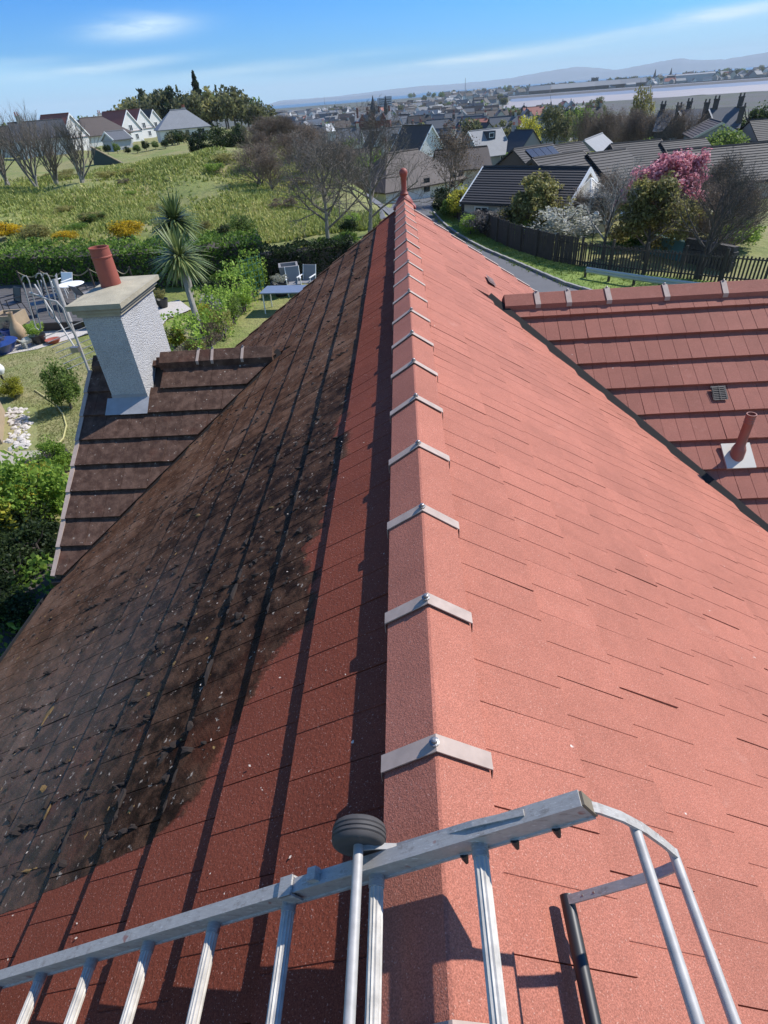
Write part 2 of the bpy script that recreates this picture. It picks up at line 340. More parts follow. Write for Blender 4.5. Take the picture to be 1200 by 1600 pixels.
M['leaf_dark'] = foliage('dark_evergreen_leaves', [(0.014, 0.027, 0.011), (0.030, 0.051, 0.018), (0.068, 0.101, 0.030)])
M['leaf_olive'] = foliage('olive_spring_leaves', [(0.150, 0.131, 0.050), (0.300, 0.281, 0.094), (0.450, 0.425, 0.150)])
M['leaf_yel'] = foliage('golden_leaves', [(0.158, 0.174, 0.023), (0.348, 0.348, 0.040), (0.634, 0.570, 0.079)])
M['leaf_lime'] = foliage('fresh_lime_leaves', [(0.134, 0.225, 0.033), (0.290, 0.426, 0.068), (0.493, 0.629, 0.134)])
M['leaf_hedge'] = foliage('hedge_leaves', [(0.063, 0.118, 0.023), (0.161, 0.268, 0.038), (0.344, 0.452, 0.086)])
M['leaf_gorse'] = foliage('gorse_flowers', [(.26, .21, .02), (.66, .44, .02), (.85, .64, .04)])
M['leaf_pink'] = foliage('pink_blossom', [(.36, .11, .14), (.62, .26, .31), (.80, .47, .50)])
M['leaf_white'] = foliage('white_blossom', [(0.138, 0.155, 0.069), (0.414, 0.414, 0.345), (0.604, 0.604, 0.552)])
M['leaf_grey'] = foliage('grey_lavender_leaves', [(0.083, 0.075, 0.075), (0.165, 0.150, 0.143), (0.255, 0.240, 0.210)])
M['leaf_far'] = foliage('far_woodland_leaves', [(0.068, 0.079, 0.042), (0.127, 0.134, 0.059), (0.219, 0.219, 0.088)])
M['leaf_brown'] = foliage('bare_brown_twig_tips', [(0.087, 0.070, 0.053), (0.166, 0.125, 0.091), (0.262, 0.201, 0.140)])
M['leaf_palm'] = foliage('palm_blades', [(0.071, 0.111, 0.037), (0.173, 0.222, 0.077), (0.385, 0.405, 0.173)], .15, .4)
M['grass_blade'] = foliage('rough_grass_blades', [(0.163, 0.188, 0.046), (0.314, 0.365, 0.082), (0.629, 0.552, 0.226)], .3, .6, .16)
M['tarmac'] = simple('tarmac', (.105, .105, .11), .85, .2, 1.2, 0, .004, 60); M['kerb'] = simple('kerb_stone', (.26, .25, .24), .85)
M['paver'] = simple('pale_paving', (.38, .34, .28), .85, .2, 2); M['gravel'] = simple('white_gravel', (.50, .46, .42), .9, .4, 30, 0, .02, 60)
M['fence'] = simple('dark_fence_wood', (.055, .043, .035), .9, .35, 3, 0, 0, 0, None, .25); M['timber'] = simple('pale_timber', (.33, .25, .16), .8, .25, 5)
M['deckwood'] = simple('grey_decking', (.085, .08, .08), .85, .25, 4, isl=.15)
M['steel'] = simple('galvanised_barrier', (.42, .47, .46), .5, .12, 3, .3); M['blue'] = simple('blue_glaze', (.03, .06, .22), .3); M['teal'] = simple('teal_paint', (.09, .20, .20), .6)
M['stone'] = simple('dark_stone', (.075, .066, .06), .9, .3, 1.5); M['greyfab'] = simple('grey_mesh_fabric', (.20, .20, .21), .7, .1, 20)
M['redstone'] = simple('red_sandstone', (.16, .055, .045), .9, .25, .6); M['pebble'] = simple('pale_stones', (.46, .42, .38), .9, .25, 3, isl=.35)
def roofmat(name, col, var=.2):
    m, nt, b = newmat(name); g = node(nt, 'ShaderNodeNewGeometry'); pos = g.outputs['Position']
    n = noise(nt, pos, 1.1, 5, .65); n2 = noise(nt, pos, 9, 3, .6)
    f = math_(nt, 'MULTIPLY', math_(nt, 'MULTIPLY_ADD', n, 2*var, 1-var), math_(nt, 'MULTIPLY_ADD', n2, .5, .75))
    f = math_(nt, 'MULTIPLY', f, math_(nt, 'MULTIPLY_ADD', g.outputs['Random Per Island'], .25, .87))
    setin(nt, b, 'Base Color', mixc(nt, 1.0, col, node(nt, 'ShaderNodeCombineColor', {0: f, 1: f, 2: f}).outputs[0], 'MULTIPLY')); setin(nt, b, 'Roughness', .75); return m
M['r_dark'] = roofmat('dark_concrete_tiles', (.034, .031, .032)); M['r_slate'] = roofmat('blue_slate', (.085, .092, .105)); M['r_grey'] = roofmat('light_grey_slate', (.21, .215, .225))
M['r_brown'] = roofmat('brown_tiles', (.066, .050, .044)); M['r_red'] = roofmat('red_tiles', (.27, .085, .06)); M['r_navy'] = roofmat('dark_navy_roof', (.035, .042, .055))
M['w_white'] = simple('white_harling', (.66, .65, .62), .9, .08, .8); M['w_cream'] = simple('cream_harling', (.50, .45, .38), .9, .1, .8)
M['w_grey'] = simple('grey_harling', (.27, .265, .26), .9, .12, .8); M['w_dark'] = simple('dark_walls', (.11, .085, .075), .9, .15, .8); M['w_pale'] = simple('pale_block', (.42, .42, .43), .9)
M['solar'] = simple('solar_glass', (.012, .015, .03), .2, .1, 3)

# ------------------------------------------------------------------ terrain, sea, hills
def field_mat():
    m, nt, b = newmat('ground_cover'); g = node(nt, 'ShaderNodeNewGeometry'); pos = g.outputs['Position']
    n1 = noise(nt, pos, .09, 5, .62); n2 = noise(nt, pos, .6, 5, .65); n3 = noise(nt, pos, 3.0, 4, .7)
    c = mixc(nt, ramp(nt, n1, .38, .62), (.17, .20, .045), (.25, .225, .085))
    c = mixc(nt, ramp(nt, n2, .50, .72), c, (.115, .145, .035)); c = mixc(nt, math_(nt, 'MULTIPLY', ramp(nt, n3, .5, .75), .6), c, (.26, .215, .10))
    d = node(nt, 'ShaderNodeVectorMath', {0: pos}, operation='LENGTH').outputs['Value']
    town = mixc(nt, ramp(nt, noise(nt, pos, .03, 5), .4, .6), (.075, .070, .066), (.055, .066, .034))
    c = mixc(nt, ramp(nt, d, 230, 420), c, town)
    setin(nt, b, 'Base Color', c); setin(nt, b, 'Roughness', .95); bump(nt, b, math_(nt, 'ADD', n2, n3), .6, .3); return m
M['field'] = field_mat()
azs = [a for a in np.arange(-50, 50.01, .8)] + [a for a in np.arange(55, 306, 5.0)]
rads = [0.6]+list(np.geomspace(3, 2700, 130))
mb = MB(); mb.v.append((0, 0, terrain(0, 0)))
for d_ in rads:
    for a in azs:
        x, y = d_*math.sin(R(a)), d_*math.cos(R(a)); z = terrain(x, y)
        if d_ > 2650: z = -30
        mb.v.append((x, y, z))
n = len(azs)
for i in range(len(rads)-1):
    for k in range(n): a, b_ = 1+i*n, 1+(i+1)*n; mb.f.append((a+k, a+(k+1) % n, b_+(k+1) % n, b_+k)); mb.m.append(0)
for k in range(n): mb.f.append((0, 1+(k+1) % n, 1+k)); mb.m.append(0)
link('ground', mb.mesh('ground', M['field'], True), kind='structure')
def sea_mat():
    m, nt, b = newmat('sea_water'); g = node(nt, 'ShaderNodeNewGeometry'); pos = g.outputs['Position']
    setin(nt, b, 'Base Color', (.035, .085, .13)); setin(nt, b, 'Roughness', .28); setin(nt, b, 'IOR', 1.33)
    bump(nt, b, noise(nt, pos, .12, 4, .6), .5, .8); return m
SEA = -23.0
mb = MB(); seg = 96
for r_ in (250, 2600, 6000, 14000):
    for k in range(seg): mb.v.append((r_*math.sin(2*math.pi*k/seg), r_*math.cos(2*math.pi*k/seg), SEA))
for i in range(3):
    for k in range(seg): mb.f.append((i*seg+k, i*seg+(k+1) % seg, (i+1)*seg+(k+1) % seg, (i+1)*seg+k)); mb.m.append(0)
link('sea', mb.mesh('sea', sea_mat()), kind='structure')
# beach, sea wall, hills across the water
def arc_sheet(name, a0, a1, d0, d1, z0, z1, mat, n=60, wob=0.0, kind='structure', rows=2):
    mb = MB()
    for j in range(rows):
        f = j/(rows-1)
        for i in range(n+1):
            a = a0+(a1-a0)*i/n; d = d0+(d1-d0)*f + (wob*(math.sin(a*1.7)+.6*math.sin(a*4.1+1)) if wob else 0)
            mb.v.append((d*math.sin(R(a)), d*math.cos(R(a)), z0+(z1-z0)*f))
    for j in range(rows-1):
        for i in range(n): k = j*(n+1)+i; mb.f.append((k, k+1, k+n+2, k+n+1)); mb.m.append(0)
    return link(name, mb.mesh(name, mat), kind=kind)
sand = simple('wet_sand', (.30, .265, .245), .6, .2, .012); flats = simple('tidal_flat', (.17, .18, .20), .45, .2, .01)
arc_sheet('beach', 8.6, 60, 822, 1180, -22.0, -22.6, sand, 80, 12.0)
arc_sheet('tidal_flat', 9.2, 60, 1120, 1330, -22.45, -22.3, flats, 80, 10.0)
mb = MB(); n = 120
prof = [(1322, -22.8), (1336, -19.6), (1352, -19.2), (1352, -18.9), (1380, -18.9), (1380, -17.6), (1384, -17.6), (1384, -22)]
for i in range(n+1):
    a = 6.4+(60-6.4)*i/n
    for (d, z) in prof:
        j = random.uniform(-2.5, 2.5) if d < 1340 else 0
        d2 = d+j-70*smooth(9, 6.4, a); mb.v.append((d2*math.sin(R(a)), d2*math.cos(R(a)), z+(j*.15)))
for i in range(n):
    for k in range(len(prof)-1): q = i*len(prof)+k; mb.f.append((q, q+1, q+1+len(prof), q+len(prof))); mb.m.append(1 if k in (2, 3) else 0)
t = thing('sea_wall', 'long dark rock sea wall with a pale promenade road beyond the beach', 'sea wall', (0, 0, 0))
part(t, 'embankment', mb, [simple('rock_armour', (.085, .08, .082), .9, .4, .05), simple('promenade', (.33, .34, .36), .8, .1, .02)])
hillm = simple('far_hill_haze_blue', (.13, .17, .22), .95, .25, .003)  # distance haze is mixed into the base colour as pale blue
def hill(profile, d, depth, name='far_hills'):
    mb = MB(); rows = []
    for i, (px, hz) in enumerate(profile):
        dv = ray(px, 160-.08*(px-425)); dv.z = 0; dv.normalize()
        for (f, q) in ((-.5, 0), (-.22, .62), (0, 1), (.3, .6), (.6, 0)):
            p = CAM_P+dv*(d+depth*f); mb.v.append((p.x, p.y, SEA-2+(hz+2)*q + (0 if q in (0, 1) else random.uniform(-.05, .05)*hz)))
    for i in range(len(profile)-1):
        for k in range(4): q = i*5+k; mb.f.append((q, q+5, q+6, q+1)); mb.m.append(0)
    link(name, mb.mesh(name, hillm, True), kind='structure')
def hp(lst, d):          # (px, height in photo pixels above the true horizon) -> summit heights above the sea
    out = []
    for (a, b) in zip(lst, lst[1:]):
        for k in range(6):
            f = k/6; px = a[0]+(b[0]-a[0])*f; h = a[1]+(b[1]-a[1])*f; out.append((px, max(1, (h*(.64 if h > 0 else 1)/1367)*d+1.2-SEA+random.uniform(-.4, .4)/1367*d)))
    return out
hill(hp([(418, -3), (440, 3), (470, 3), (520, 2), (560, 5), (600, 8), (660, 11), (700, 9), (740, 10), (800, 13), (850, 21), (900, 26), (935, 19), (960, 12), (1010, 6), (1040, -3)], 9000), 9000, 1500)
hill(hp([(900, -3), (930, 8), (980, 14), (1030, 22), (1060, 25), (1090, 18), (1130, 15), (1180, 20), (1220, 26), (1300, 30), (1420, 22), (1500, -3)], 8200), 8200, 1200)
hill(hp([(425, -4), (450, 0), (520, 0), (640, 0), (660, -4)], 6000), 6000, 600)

# ------------------------------------------------------------------ the roof the camera looks along
T34 = math.tan(R(34)); C34 = math.cos(R(34)); S34 = math.sin(R(34))
HB = Vector((0, 4.0, -8.6))
house_o = thing('red_roofed_house', 'near house whose red tiled roof fills the foreground, right slope clean, left slope half washed', 'house', HB)
def hpart(name, mb, mat, parent=None, smooth_=False, **pr): return part(parent or house_o, name, mb, mat, smooth_, world=True, **pr)
TW, TL, LIP = 0.2825, 0.297, 0.022
def tile_proto(name, mat, w=TW, g=TL, LIP=.022, gp=.0018):
    # local: x across (0..w), y down the slope (0 = upper end .. g = lower edge), z up; groove = the moulded mid joint
    mb = MB(); xs = [(gp, 0), (w/2-.003, 0), (w/2-.0015, -.0024), (w/2+.0015, -.0024), (w/2+.003, 0), (w-gp, 0)]
    ya, za, yb, zb = -.035, -LIP*.62, g, LIP*.5
    for (y, z, b) in ((ya, za, za-.018), (yb, zb, zb-LIP-.012)):
        for (x, dz) in xs: mb.v.append((x, y, z+dz))
        mb.v += [(w-gp, y, b), (gp, y, b)]
    n = 8
    for k in range(n): mb.f.append((k, n+k, n+(k+1) % n, (k+1) % n)); mb.m.append(0)
    mb.f += [tuple(range(n)), tuple(range(2*n-1, n-1, -1))]; mb.m += [0, 0]
    return mb.mesh(name, mat)
import bmesh
def lay(origin, U, D, N, u0, u1, rows, gauge, clips, mat, nm, lip=.022):
    """rows: (lower edge s, joint offset). returns [(dist, matrix, mesh or None)]; clips(uc, vc) -> [(pt_uv, dir_uv)] half planes to keep"""
    proto = tile_proto(nm, mat, TW, gauge, lip); out = []
    O, U, D, N = map(Vector, (origin, U, D, N))
    for ri, (slow, off) in enumerate(rows):
        k0 = math.floor((u0-off)/TW); k1 = math.ceil((u1-off)/TW)
        for k in range(k0, k1):
            ua = off+k*TW; v0 = slow-gauge; uc, vc = ua+TW/2, v0+gauge/2
            if ua+TW < u0+.01 or ua > u1-.01: continue
            hs = clips(uc, vc); st = 1
            for (p, d) in hs:
                dots = [(u-p[0])*d[0]+(v-p[1])*d[1] for (u, v) in ((ua, v0-.03), (ua+TW, v0-.03), (ua, slow), (ua+TW, slow))]
                if max(dots) <= .004: st = 0; break
                if min(dots) < 0: st = 2
            if st == 0: continue
            jz = random.gauss(0, .0011); a = random.gauss(0, .0025)
            P = O+U*ua+D*v0+N*jz
            X = (U*math.cos(a)+D*math.sin(a)); X = (X+N*random.gauss(0, .0035)).normalized(); Y = (D*math.cos(a)-U*math.sin(a))+N*random.gauss(0, .004); Z = X.cross(Y).normalized(); Z = Z if Z.dot(N) > 0 else -Z; Y = (Y-X*Y.dot(X)).normalized()
            mw = Matrix(((X.x, Y.x, Z.x, P.x), (X.y, Y.y, Z.y, P.y), (X.z, Y.z, Z.z, P.z), (0, 0, 0, 1)))
            me = proto
            if st == 2:
                bm = bmesh.new(); bm.from_mesh(proto)
                for (p, d) in hs:
                    g = bmesh.ops.bisect_plane(bm, geom=bm.verts[:]+bm.edges[:]+bm.faces[:], plane_co=(p[0]-ua, p[1]-v0, 0), plane_no=(d[0], d[1], 0), clear_inner=True)
                    ed = [e for e in g['geom_cut'] if isinstance(e, bmesh.types.BMEdge)]
                    if ed: bmesh.ops.edgeloop_fill(bm, edges=ed)
                if len(bm.faces) < 4: bm.free(); continue
                me = bpy.data.meshes.new(nm); bm.to_mesh(me); bm.free()
                if not me.materials: me.materials.append(mat)
            c = O+U*uc+D*vc; q = (c-CAM_P); zc = q.dot(FW)
            vis = 0
            if zc > .05:
                sx_, sy_ = q.dot(CX)/zc*FPX+600, -q.dot(CY)/zc*FPX+800
                if -60 < sx_ < 1260 and -60 < sy_ < 1660: vis = abs(q.normalized().dot(N))/q.length_squared
            out.append((vis, mw, me))
    return out
def sq(s): return s
rowsR = [(.477+.297*k, (0, .07)[(k+1) % 2]) for k in range(0, 14)]
NR, NL = Vector((S34, 0, C34)), Vector((-S34, 0, C34)); DR, DL = Vector((C34, 0, -S34)), Vector((-C34, 0, -S34))
P0 = Vector((0, 0, -.05))
EAVE = 4.40
def clipR(u, v):
    x = v*C34
    h = [((0, .10), (0, 1)), ((8.86, 0), (-1, 0))]
    if u < 6.2: h.append(((7.0-.8, .8/C34), (-1, -C34)))        # keep y + x < 7.0
    else: h.append(((6.2, .8/C34), (1, -C34)))                  # keep y - x > 5.4
    return h
def clipL(u, v):
    h = [((0, .10), (0, 1)), ((8.86, 0), (-1, 0)), ((0, EAVE), (0, -1))]
    if u < 6.0: h.append(((6.0, 1.4/C34), (-1, -C34)))
    else: h.append(((6.0, 1.4/C34), (1, -C34)))
    return h
tiles = []
tiles += [(a, b, c, 'dry') for (a, b, c) in lay(P0, (0, 1, 0), DR, NR, -.9, 8.86, rowsR, .297, clipR, M['dry'], 'roof_tile')]
rowsL = [(.478+.2955*k, (0, .07)[(k+1) % 2]) for k in range(0, 14)]
# left slope: x axis of a tile must run along -Y so that its normal points up
def mirror(c):
    def f(u, v): return [((-p[0], p[1]), (-d[0], d[1])) for (p, d) in c(-u, v)]
    return f
tiles += [(a, b, c, 'wet') for (a, b, c) in lay(P0, (0, -1, 0), DL, NL, -8.86, .9, rowsL, .2955, mirror(clipL), M['wet'], 'roof_tile', .030)]
# right wing: slope that faces the camera; u runs along -x so the normal points up
WY, WZ = 6.2, -.658
NW, DW = Vector((0, -S34, C34)), Vector((0, -C34, -S34))
def clipW(u, v):
    return [((0, .05), (0, 1)), ((.87, 0), (1, -C34))]            # x > .87 + v*C34
tiles += [(a, b, c, 'wing') for (a, b, c) in lay((0, WY, WZ), (1, 0, 0), DW, NW, .8, 6.4, [(.555+.304*k, (.145, .0)[k % 2]) for k in range(-1, 10)], .304, clipW, M['wing'], 'roof_tile', .036)]
LY, LZ, LX = 6.0, -1.0, -3.585
def clipWL(u, v):
    h = [((0, .05), (0, 1)), ((-1.45, 0), (-1, -C34)), ((LX, 0), (1, 0))]
    if u < -2.87: h.append(((0, 0), (0, 1)))
    return h
tl = lay((0, LY, LZ), (1, 0, 0), DW, NW, LX, -1.2, [(.417+.2945*k, (.06, .2)[k % 2]) for k in range(-1, 8)], .2945, clipWL, M['mossy'], 'roof_tile', .030)
# chimney stands through the left wing: drop tiles under it
CHX0, CHX1, CHY0, CHY1 = -3.275, -2.885, 5.56, 6.48
for (a, b, c) in tl:
    p = b.translation; cx_ = p.x+TW/2; yl = p.y-.2945*C34
    if cx_ > CHX0-.02 and cx_ < CHX1+.04 and p.y > CHY0-.10: continue
    tiles.append((a, b, c, 'mossy'))
# far slopes of the two wings and the other side are tiled too (seen only from elsewhere)
tiles += [(0, b, c, 'wing') for (a, b, c) in lay((0, WY, WZ), (-1, 0, 0), Vector((0, C34, -S34)), Vector((0, S34, C34)), -6.4, -.8, [(.555+.304*k, 0) for k in range(-1, 7)], .304, lambda u, v: [((0, .05), (0, 1)), ((-.87, 0), (-1, -C34))], M['wing'], 'roof_tile')]
tiles += [(0, b, c, 'mossy') for (a, b, c) in lay((0, LY, LZ), (-1, 0, 0), Vector((0, C34, -S34)), Vector((0, S34, C34)), 1.2, -LX, [(.417+.2945*k, 0) for k in range(-1, 7)], .2945, lambda u, v: [((0, .05), (0, 1)), ((1.45, 0), (1, -C34)), ((-LX, 0), (-1, 0))], M['mossy'], 'roof_tile')]
tiles.sort(key=lambda t: -t[0])
rest = {}
for i, (vis, mw, me, kd) in enumerate(tiles):
    if i < 298:
        o = link('roof_tile', me, house_o); o.matrix_local = Matrix.Translation(-HB) @ mw
    else: rest.setdefault(kd, []).append((mw, me))
for kd, lst in rest.items():
    bm = bmesh.new()
    for (mw, me) in lst:
        n0 = len(bm.verts); bm.from_mesh(me); bm.verts.ensure_lookup_table()
        bmesh.ops.transform(bm, matrix=mw, verts=bm.verts[n0:])
    me = bpy.data.meshes.new('roof_tiles'); bm.to_mesh(me); bm.free(); me.materials.clear(); me.materials.append(M[kd])
    hpart('roof_tiles', me, None, kind='stuff')
# decking below the tiles, valley linings
mb = MB(); e = -.085
def quad(mb, a, b, c, d, mi=0): mb.add([a, b, c, d], [(0, 1, 2, 3)], mi)
for sgn in (1, -1):
    x1 = sgn*EAVE*C34; z1 = -.05-EAVE*S34
    quad(mb, (0, -.9, -.05+e), (0, 8.84, -.05+e), (x1, 8.84, z1+e), (x1, -.9, z1+e))
quad(mb, (.8, WY, WZ+e), (6.4, WY, WZ+e), (6.4, WY-2.8, WZ-2.8*T34+e), (.8, WY-2.8, WZ-2.8*T34+e))
quad(mb, (.8, WY, WZ+e), (6.4, WY, WZ+e), (6.4, WY+2.0, WZ-2.0*T34+e), (.8, WY+2.0, WZ-2.0*T34+e))
quad(mb, (LX+.03, LY, LZ+e), (-1.3, LY, LZ+e), (-1.3, LY-2.06, LZ-2.06*T34+e), (LX+.03, LY-2.06, LZ-2.06*T34+e))
quad(mb, (LX+.03, LY, LZ+e), (-1.3, LY, LZ+e), (-1.3, LY+2.0, LZ-2.0*T34+e), (LX+.03, LY+2.0, LZ-2.0*T34+e))
hpart('roof_deck', mb, M['deck'])
mb = MB()
def valley(a, b, w=.10, lift=-.035):
    a, b = Vector(a), Vector(b); dv = (b-a).normalized(); s_ = dv.cross(Vector((0, 0, 1))).normalized()*w
    mb.add([a+s_+Vector((0, 0, lift+w*.45)), a+Vector((0, 0, lift)), a-s_+Vector((0, 0, lift+w*.45)), b+s_+Vector((0, 0, lift+w*.45)), b+Vector((0, 0, lift)), b-s_+Vector((0, 0, lift+w*.45))], [(0, 1, 4, 3), (1, 2, 5, 4)])
valley((.82, 6.18, -.05-.82*T34), (3.6, 3.4, -.05-3.6*T34)); hpart('valley_lining', mb, M['valley']); mb = MB(); valley((-1.42, 5.98, -.05-1.42*T34), (-3.5, 3.9, -.05-3.5*T34)); hpart('valley_lining', mb, M['valley'])

# ridge tiles with clips and screws
def ridge(axis_pt, U, cuts, half=.122, drop=.082, mat=None, clipw=.043, clips=True, h=.0, skip_clip=(), endcaps=False):
    U = Vector(U); S = Vector((U.y, -U.x, 0)); A = Vector(axis_pt); Zv = Vector((0, 0, 1))
    for i, (a, b) in enumerate(zip(cuts, cuts[1:])):
        mb = MB(); t_ = random.uniform(-.003, .003); hh = half+random.uniform(-.002, .002)
        sec = [(-hh, -drop), (-.004, -.002), (.004, -.002), (hh, -drop), (hh, -drop-.08), (-hh, -drop-.08)]
        for u in (a+.002, b-.002):
            for (x, z) in sec: mb.v.append(A+U*u+S*x+Zv*(z+t_+h))
        n = len(sec)
        for k in range(n): mb.f.append((k, (k+1) % n, n+(k+1) % n, n+k)); mb.m.append(0)
        mb.f += [tuple(range(n-1, -1, -1)), tuple(range(n, 2*n))]; mb.m += [0, 0]
        hpart('ridge_tile', mb, mat)
    if not clips: return
    for i, u in enumerate(cuts[1:-1] if not endcaps else cuts):
        if i in skip_clip: continue
        mb = MB(); lift = .007; u += random.uniform(-.004, .004); ca = random.uniform(-.006, .006)
        hh = half+.010
        sec = [(-hh, -drop-.035), (-hh, -drop+.004), (0, lift+.003), (hh, -drop+.004), (hh, -drop-.035)]
        inn = [(x*.985, z-.004) for (x, z) in sec]
        for uu in (u-clipw/2, u+clipw/2):
            for (x, z) in sec+inn[::-1]: mb.v.append(A+U*(uu+ca*x/half)+S*x+Zv*(z+h))
        n = 10
        for k in range(n): mb.f.append((k, (k+1) % n, n+(k+1) % n, n+k)); mb.m.append(0)
        for q in (0, n):
            for k in range(4): mb.f.append((q+k, q+k+1, q+8-k, q+9-k)); mb.m.append(0)
        c = hpart('ridge_clip', mb, M['clip'])
        sb = MB(); p = A+U*u+Zv*(lift+.003+h)+S*random.uniform(-.006, .004)
        sb.lathe([(.0125, 0), (.0125, .003), (.008, .004), (.0075, .011), (.004, .013), (0, .013)], p, 10)
        hpart('screw', sb, M['screw'], parent=c)
J = [.245+.4545*k-(.045 if k <= 0 else 0) for k in range(-3, 20)]
ridge((0, 0, 0), (0, 1, 0), J+[8.87], mat=M['dry'])
cw = [1.02, 1.36, 1.69, 2.10, 2.70, 3.30, 3.88, 4.46, 5.04, 5.62, 6.4]
ridge((0, WY, WZ+.055), (1, 0, 0), cw, .125, .085, M['wing'], clipw=.055)
cl = [-2.80, -2.36, -2.20, -1.86, -1.52]
ridge((0, LY, LZ+.055), (1, 0, 0), cl, .12, .082, M['mossy'], clipw=.03)
ridge((0, LY, LZ+.055), (1, 0, 0), [-3.57, -3.29], .12, .082, M['mossy'], clips=False)
# terracotta finial on the far end of the ridge
mb = MB()
mb.lathe([(.125, -.13), (.118, -.06), (.085, -.01), (.055, .02), (.062, .035), (.05, .05), (.040, .065), (.036, .10), (.038, .20), (.042, .215), (.042, .235), (.052, .255), (.058, .285), (.052, .315), (.032, .337), (0, .345)], (0, 8.99, .02), 20)
mb.sweep([(-.14, 8.98, -.14), (-.07, 8.98, -.06), (0, 8.98, -.01), (.07, 8.98, -.06), (.14, 8.98, -.14)], [(-.12, -.03), (.12, -.03), (.12, .03), (-.12, .03)])
hpart('finial', mb, M['finial'], smooth_=True)
# verge units, eaves, gable, walls
for sgn, mt in ((1, 'clip'), (-1, 'dry')):
    for k in range(15):
        s0 = .14+k*.297; s1 = s0+.30
        if s0 > EAVE-.1: break
        mb = MB(); D = DR if sgn > 0 else DL; Nn = NR if sgn > 0 else NL
        for (s, l) in ((s0, .004), (s1, .020)):
            for (y, dz) in ((8.845, 0), (8.905, 0), (8.905, -.13), (8.845, -.13)): mb.v.append(P0+D*s+Nn*(l+dz)+Vector((0, y, 0)))
        mb.f = [(0, 1, 2, 3), (7, 6, 5, 4), (0, 4, 5, 1), (1, 5, 6, 2), (2, 6, 7, 3), (3, 7, 4, 0)]; mb.m = [0]*6
        hpart('verge_cap', mb, M[mt] if sgn > 0 else M['wet'])
for k in range(8):
    s0 = .417-.2945+k*.2945+.006; mb = MB(); O_ = Vector((LX, LY, LZ))
    for (s, l) in ((s0, .0), (s0+.296, .016)):
        for (x, dz) in ((-.045, 0), (.0, 0), (.0, -.14), (-.045, -.14)): mb.v.append(O_+DW*s+NW*(l+dz)+Vector((x, 0, 0)))
    mb.f = [(3, 2, 1, 0), (4, 5, 6, 7), (1, 5, 4, 0), (2, 6, 5, 1), (3, 7, 6, 2), (0, 4, 7, 3)]; mb.m = [0]*6
    hpart('verge_cap', mb, M['clip'])
mb = MB()
mb.box((0, 3.9, -5.6), (6.9, 9.7, 6.0))
mb.add([(-3.4, 8.75, -2.6), (3.4, 8.75, -2.6), (0, 8.75, -.22), (-3.4, 8.72, -2.6), (3.4, 8.72, -2.6), (0, 8.72, -.22)], [(0, 1, 2), (5, 4, 3), (0, 2, 5, 3), (1, 4, 5, 2)])
mb.box((4.9, 6.15, -5.75), (2.9, 4.2, 5.7)); mb.box((-3.49, 6.0, -5.6), (.1, 3.6, 6.0))
mb.add([(-3.5, LY-1.9, -2.6), (-3.5, LY+1.9, -2.6), (-3.5, LY, LZ-.2), (-3.45, LY-1.9, -2.6), (-3.45, LY+1.9, -2.6), (-3.45, LY, LZ-.2)], [(0, 1, 2), (5, 4, 3), (0, 2, 5, 3), (1, 4, 5, 2)])
mb.add([(6.3, WY-2.1, -2.95), (6.3, WY+2.1, -2.95), (6.3, WY, WZ-.2), (6.34, WY-2.1, -2.95), (6.34, WY+2.1, -2.95), (6.34, WY, WZ-.2)], [(0, 2, 1), (3, 4, 5), (0, 3, 5, 2), (1, 2, 5, 4)])
hpart('wall', mb, M['cream'])
def gutter(a, b, out, mat, nm='gutter'):
    mb = MB(); sec = [(-.05, .0), (-.045, -.05), (0, -.07), (.045, -.05), (.05, 0), (.044, 0), (.04, -.045), (0, -.062), (-.04, -.045), (-.044, 0)]
    a, b, o_ = Vector(a), Vector(b), Vector(out)
    for p in (a, b):
        for (x, z) in sec: mb.v.append(p+o_*x+Vector((0, 0, z)))
    n = len(sec)
    for k in range(n): mb.f.append((k, (k+1) % n, n+(k+1) % n, n+k)); mb.m.append(0)
    hpart(nm, mb, mat)
gutter((-3.70, -.9, -2.58), (-3.70, 3.9, -2.58), (1, 0, 0), M['black']); gutter((-3.72, 8.15, -2.56), (-3.72, 8.95, -2.56), (1, 0, 0), M['white'])
gutter((-3.6, 3.91, -2.40), (-3.25, 3.91, -2.40), (0, 1, 0), M['black']); gutter((4.6, 3.3, -2.6), (6.4, 3.3, -2.6), (0, 1, 0), M['white'])
# chimney: roughcast stack, three stepped concrete courses, red pot, lead apron
mb = MB(); mb.box(((CHX0+CHX1)/2, (CHY0+CHY1)/2, -1.10), (CHX1-CHX0, CHY1-CHY0, 1.42))
chim = hpart('chimney', mb, M['roughcast'])
for (ov, z0, z1) in ((.028, -.392, -.352), (.052, -.352, -.312), (.082, -.312, -.262)):
    mb = MB(); mb.box(((CHX0+CHX1)/2, (CHY0+CHY1)/2, (z0+z1)/2), (CHX1-CHX0+2*ov, CHY1-CHY0+2*ov, z1-z0-.001)); hpart('cap_course', mb, M['cap'], parent=chim)
mb = MB(); mb.add([(CHX0-.04, CHY0-.04, -.263), (CHX1+.04, CHY0-.04, -.263), (CHX1+.04, CHY1+.04, -.263), (CHX0-.04, CHY1+.04, -.263), (-3.12, 6.0, -.235), (-3.05, 6.2, -.235)], [(0, 1, 4), (1, 2, 5, 4), (2, 3, 5), (3, 0, 4, 5)])
hpart('mortar_flaunching', mb, M['cap'], parent=chim)
mb = MB(); mb.lathe([(.105, -.26), (.103, -.2), (.098, .03), (.104, .035), (.104, .045), (.099, .05), (.097, .118), (.100, .12), (.100, .13), (.085, .13), (.08, .0), (0, .0)], (-3.16, 6.14, 0), 24)
hpart('chimney_pot', mb, M['terracotta'], parent=chim, smooth_=True)
mb = MB(); y0 = CHY0; o_ = Vector((0, 0, 0))
a0, a1 = (y0-LY), (y0-.16-LY)
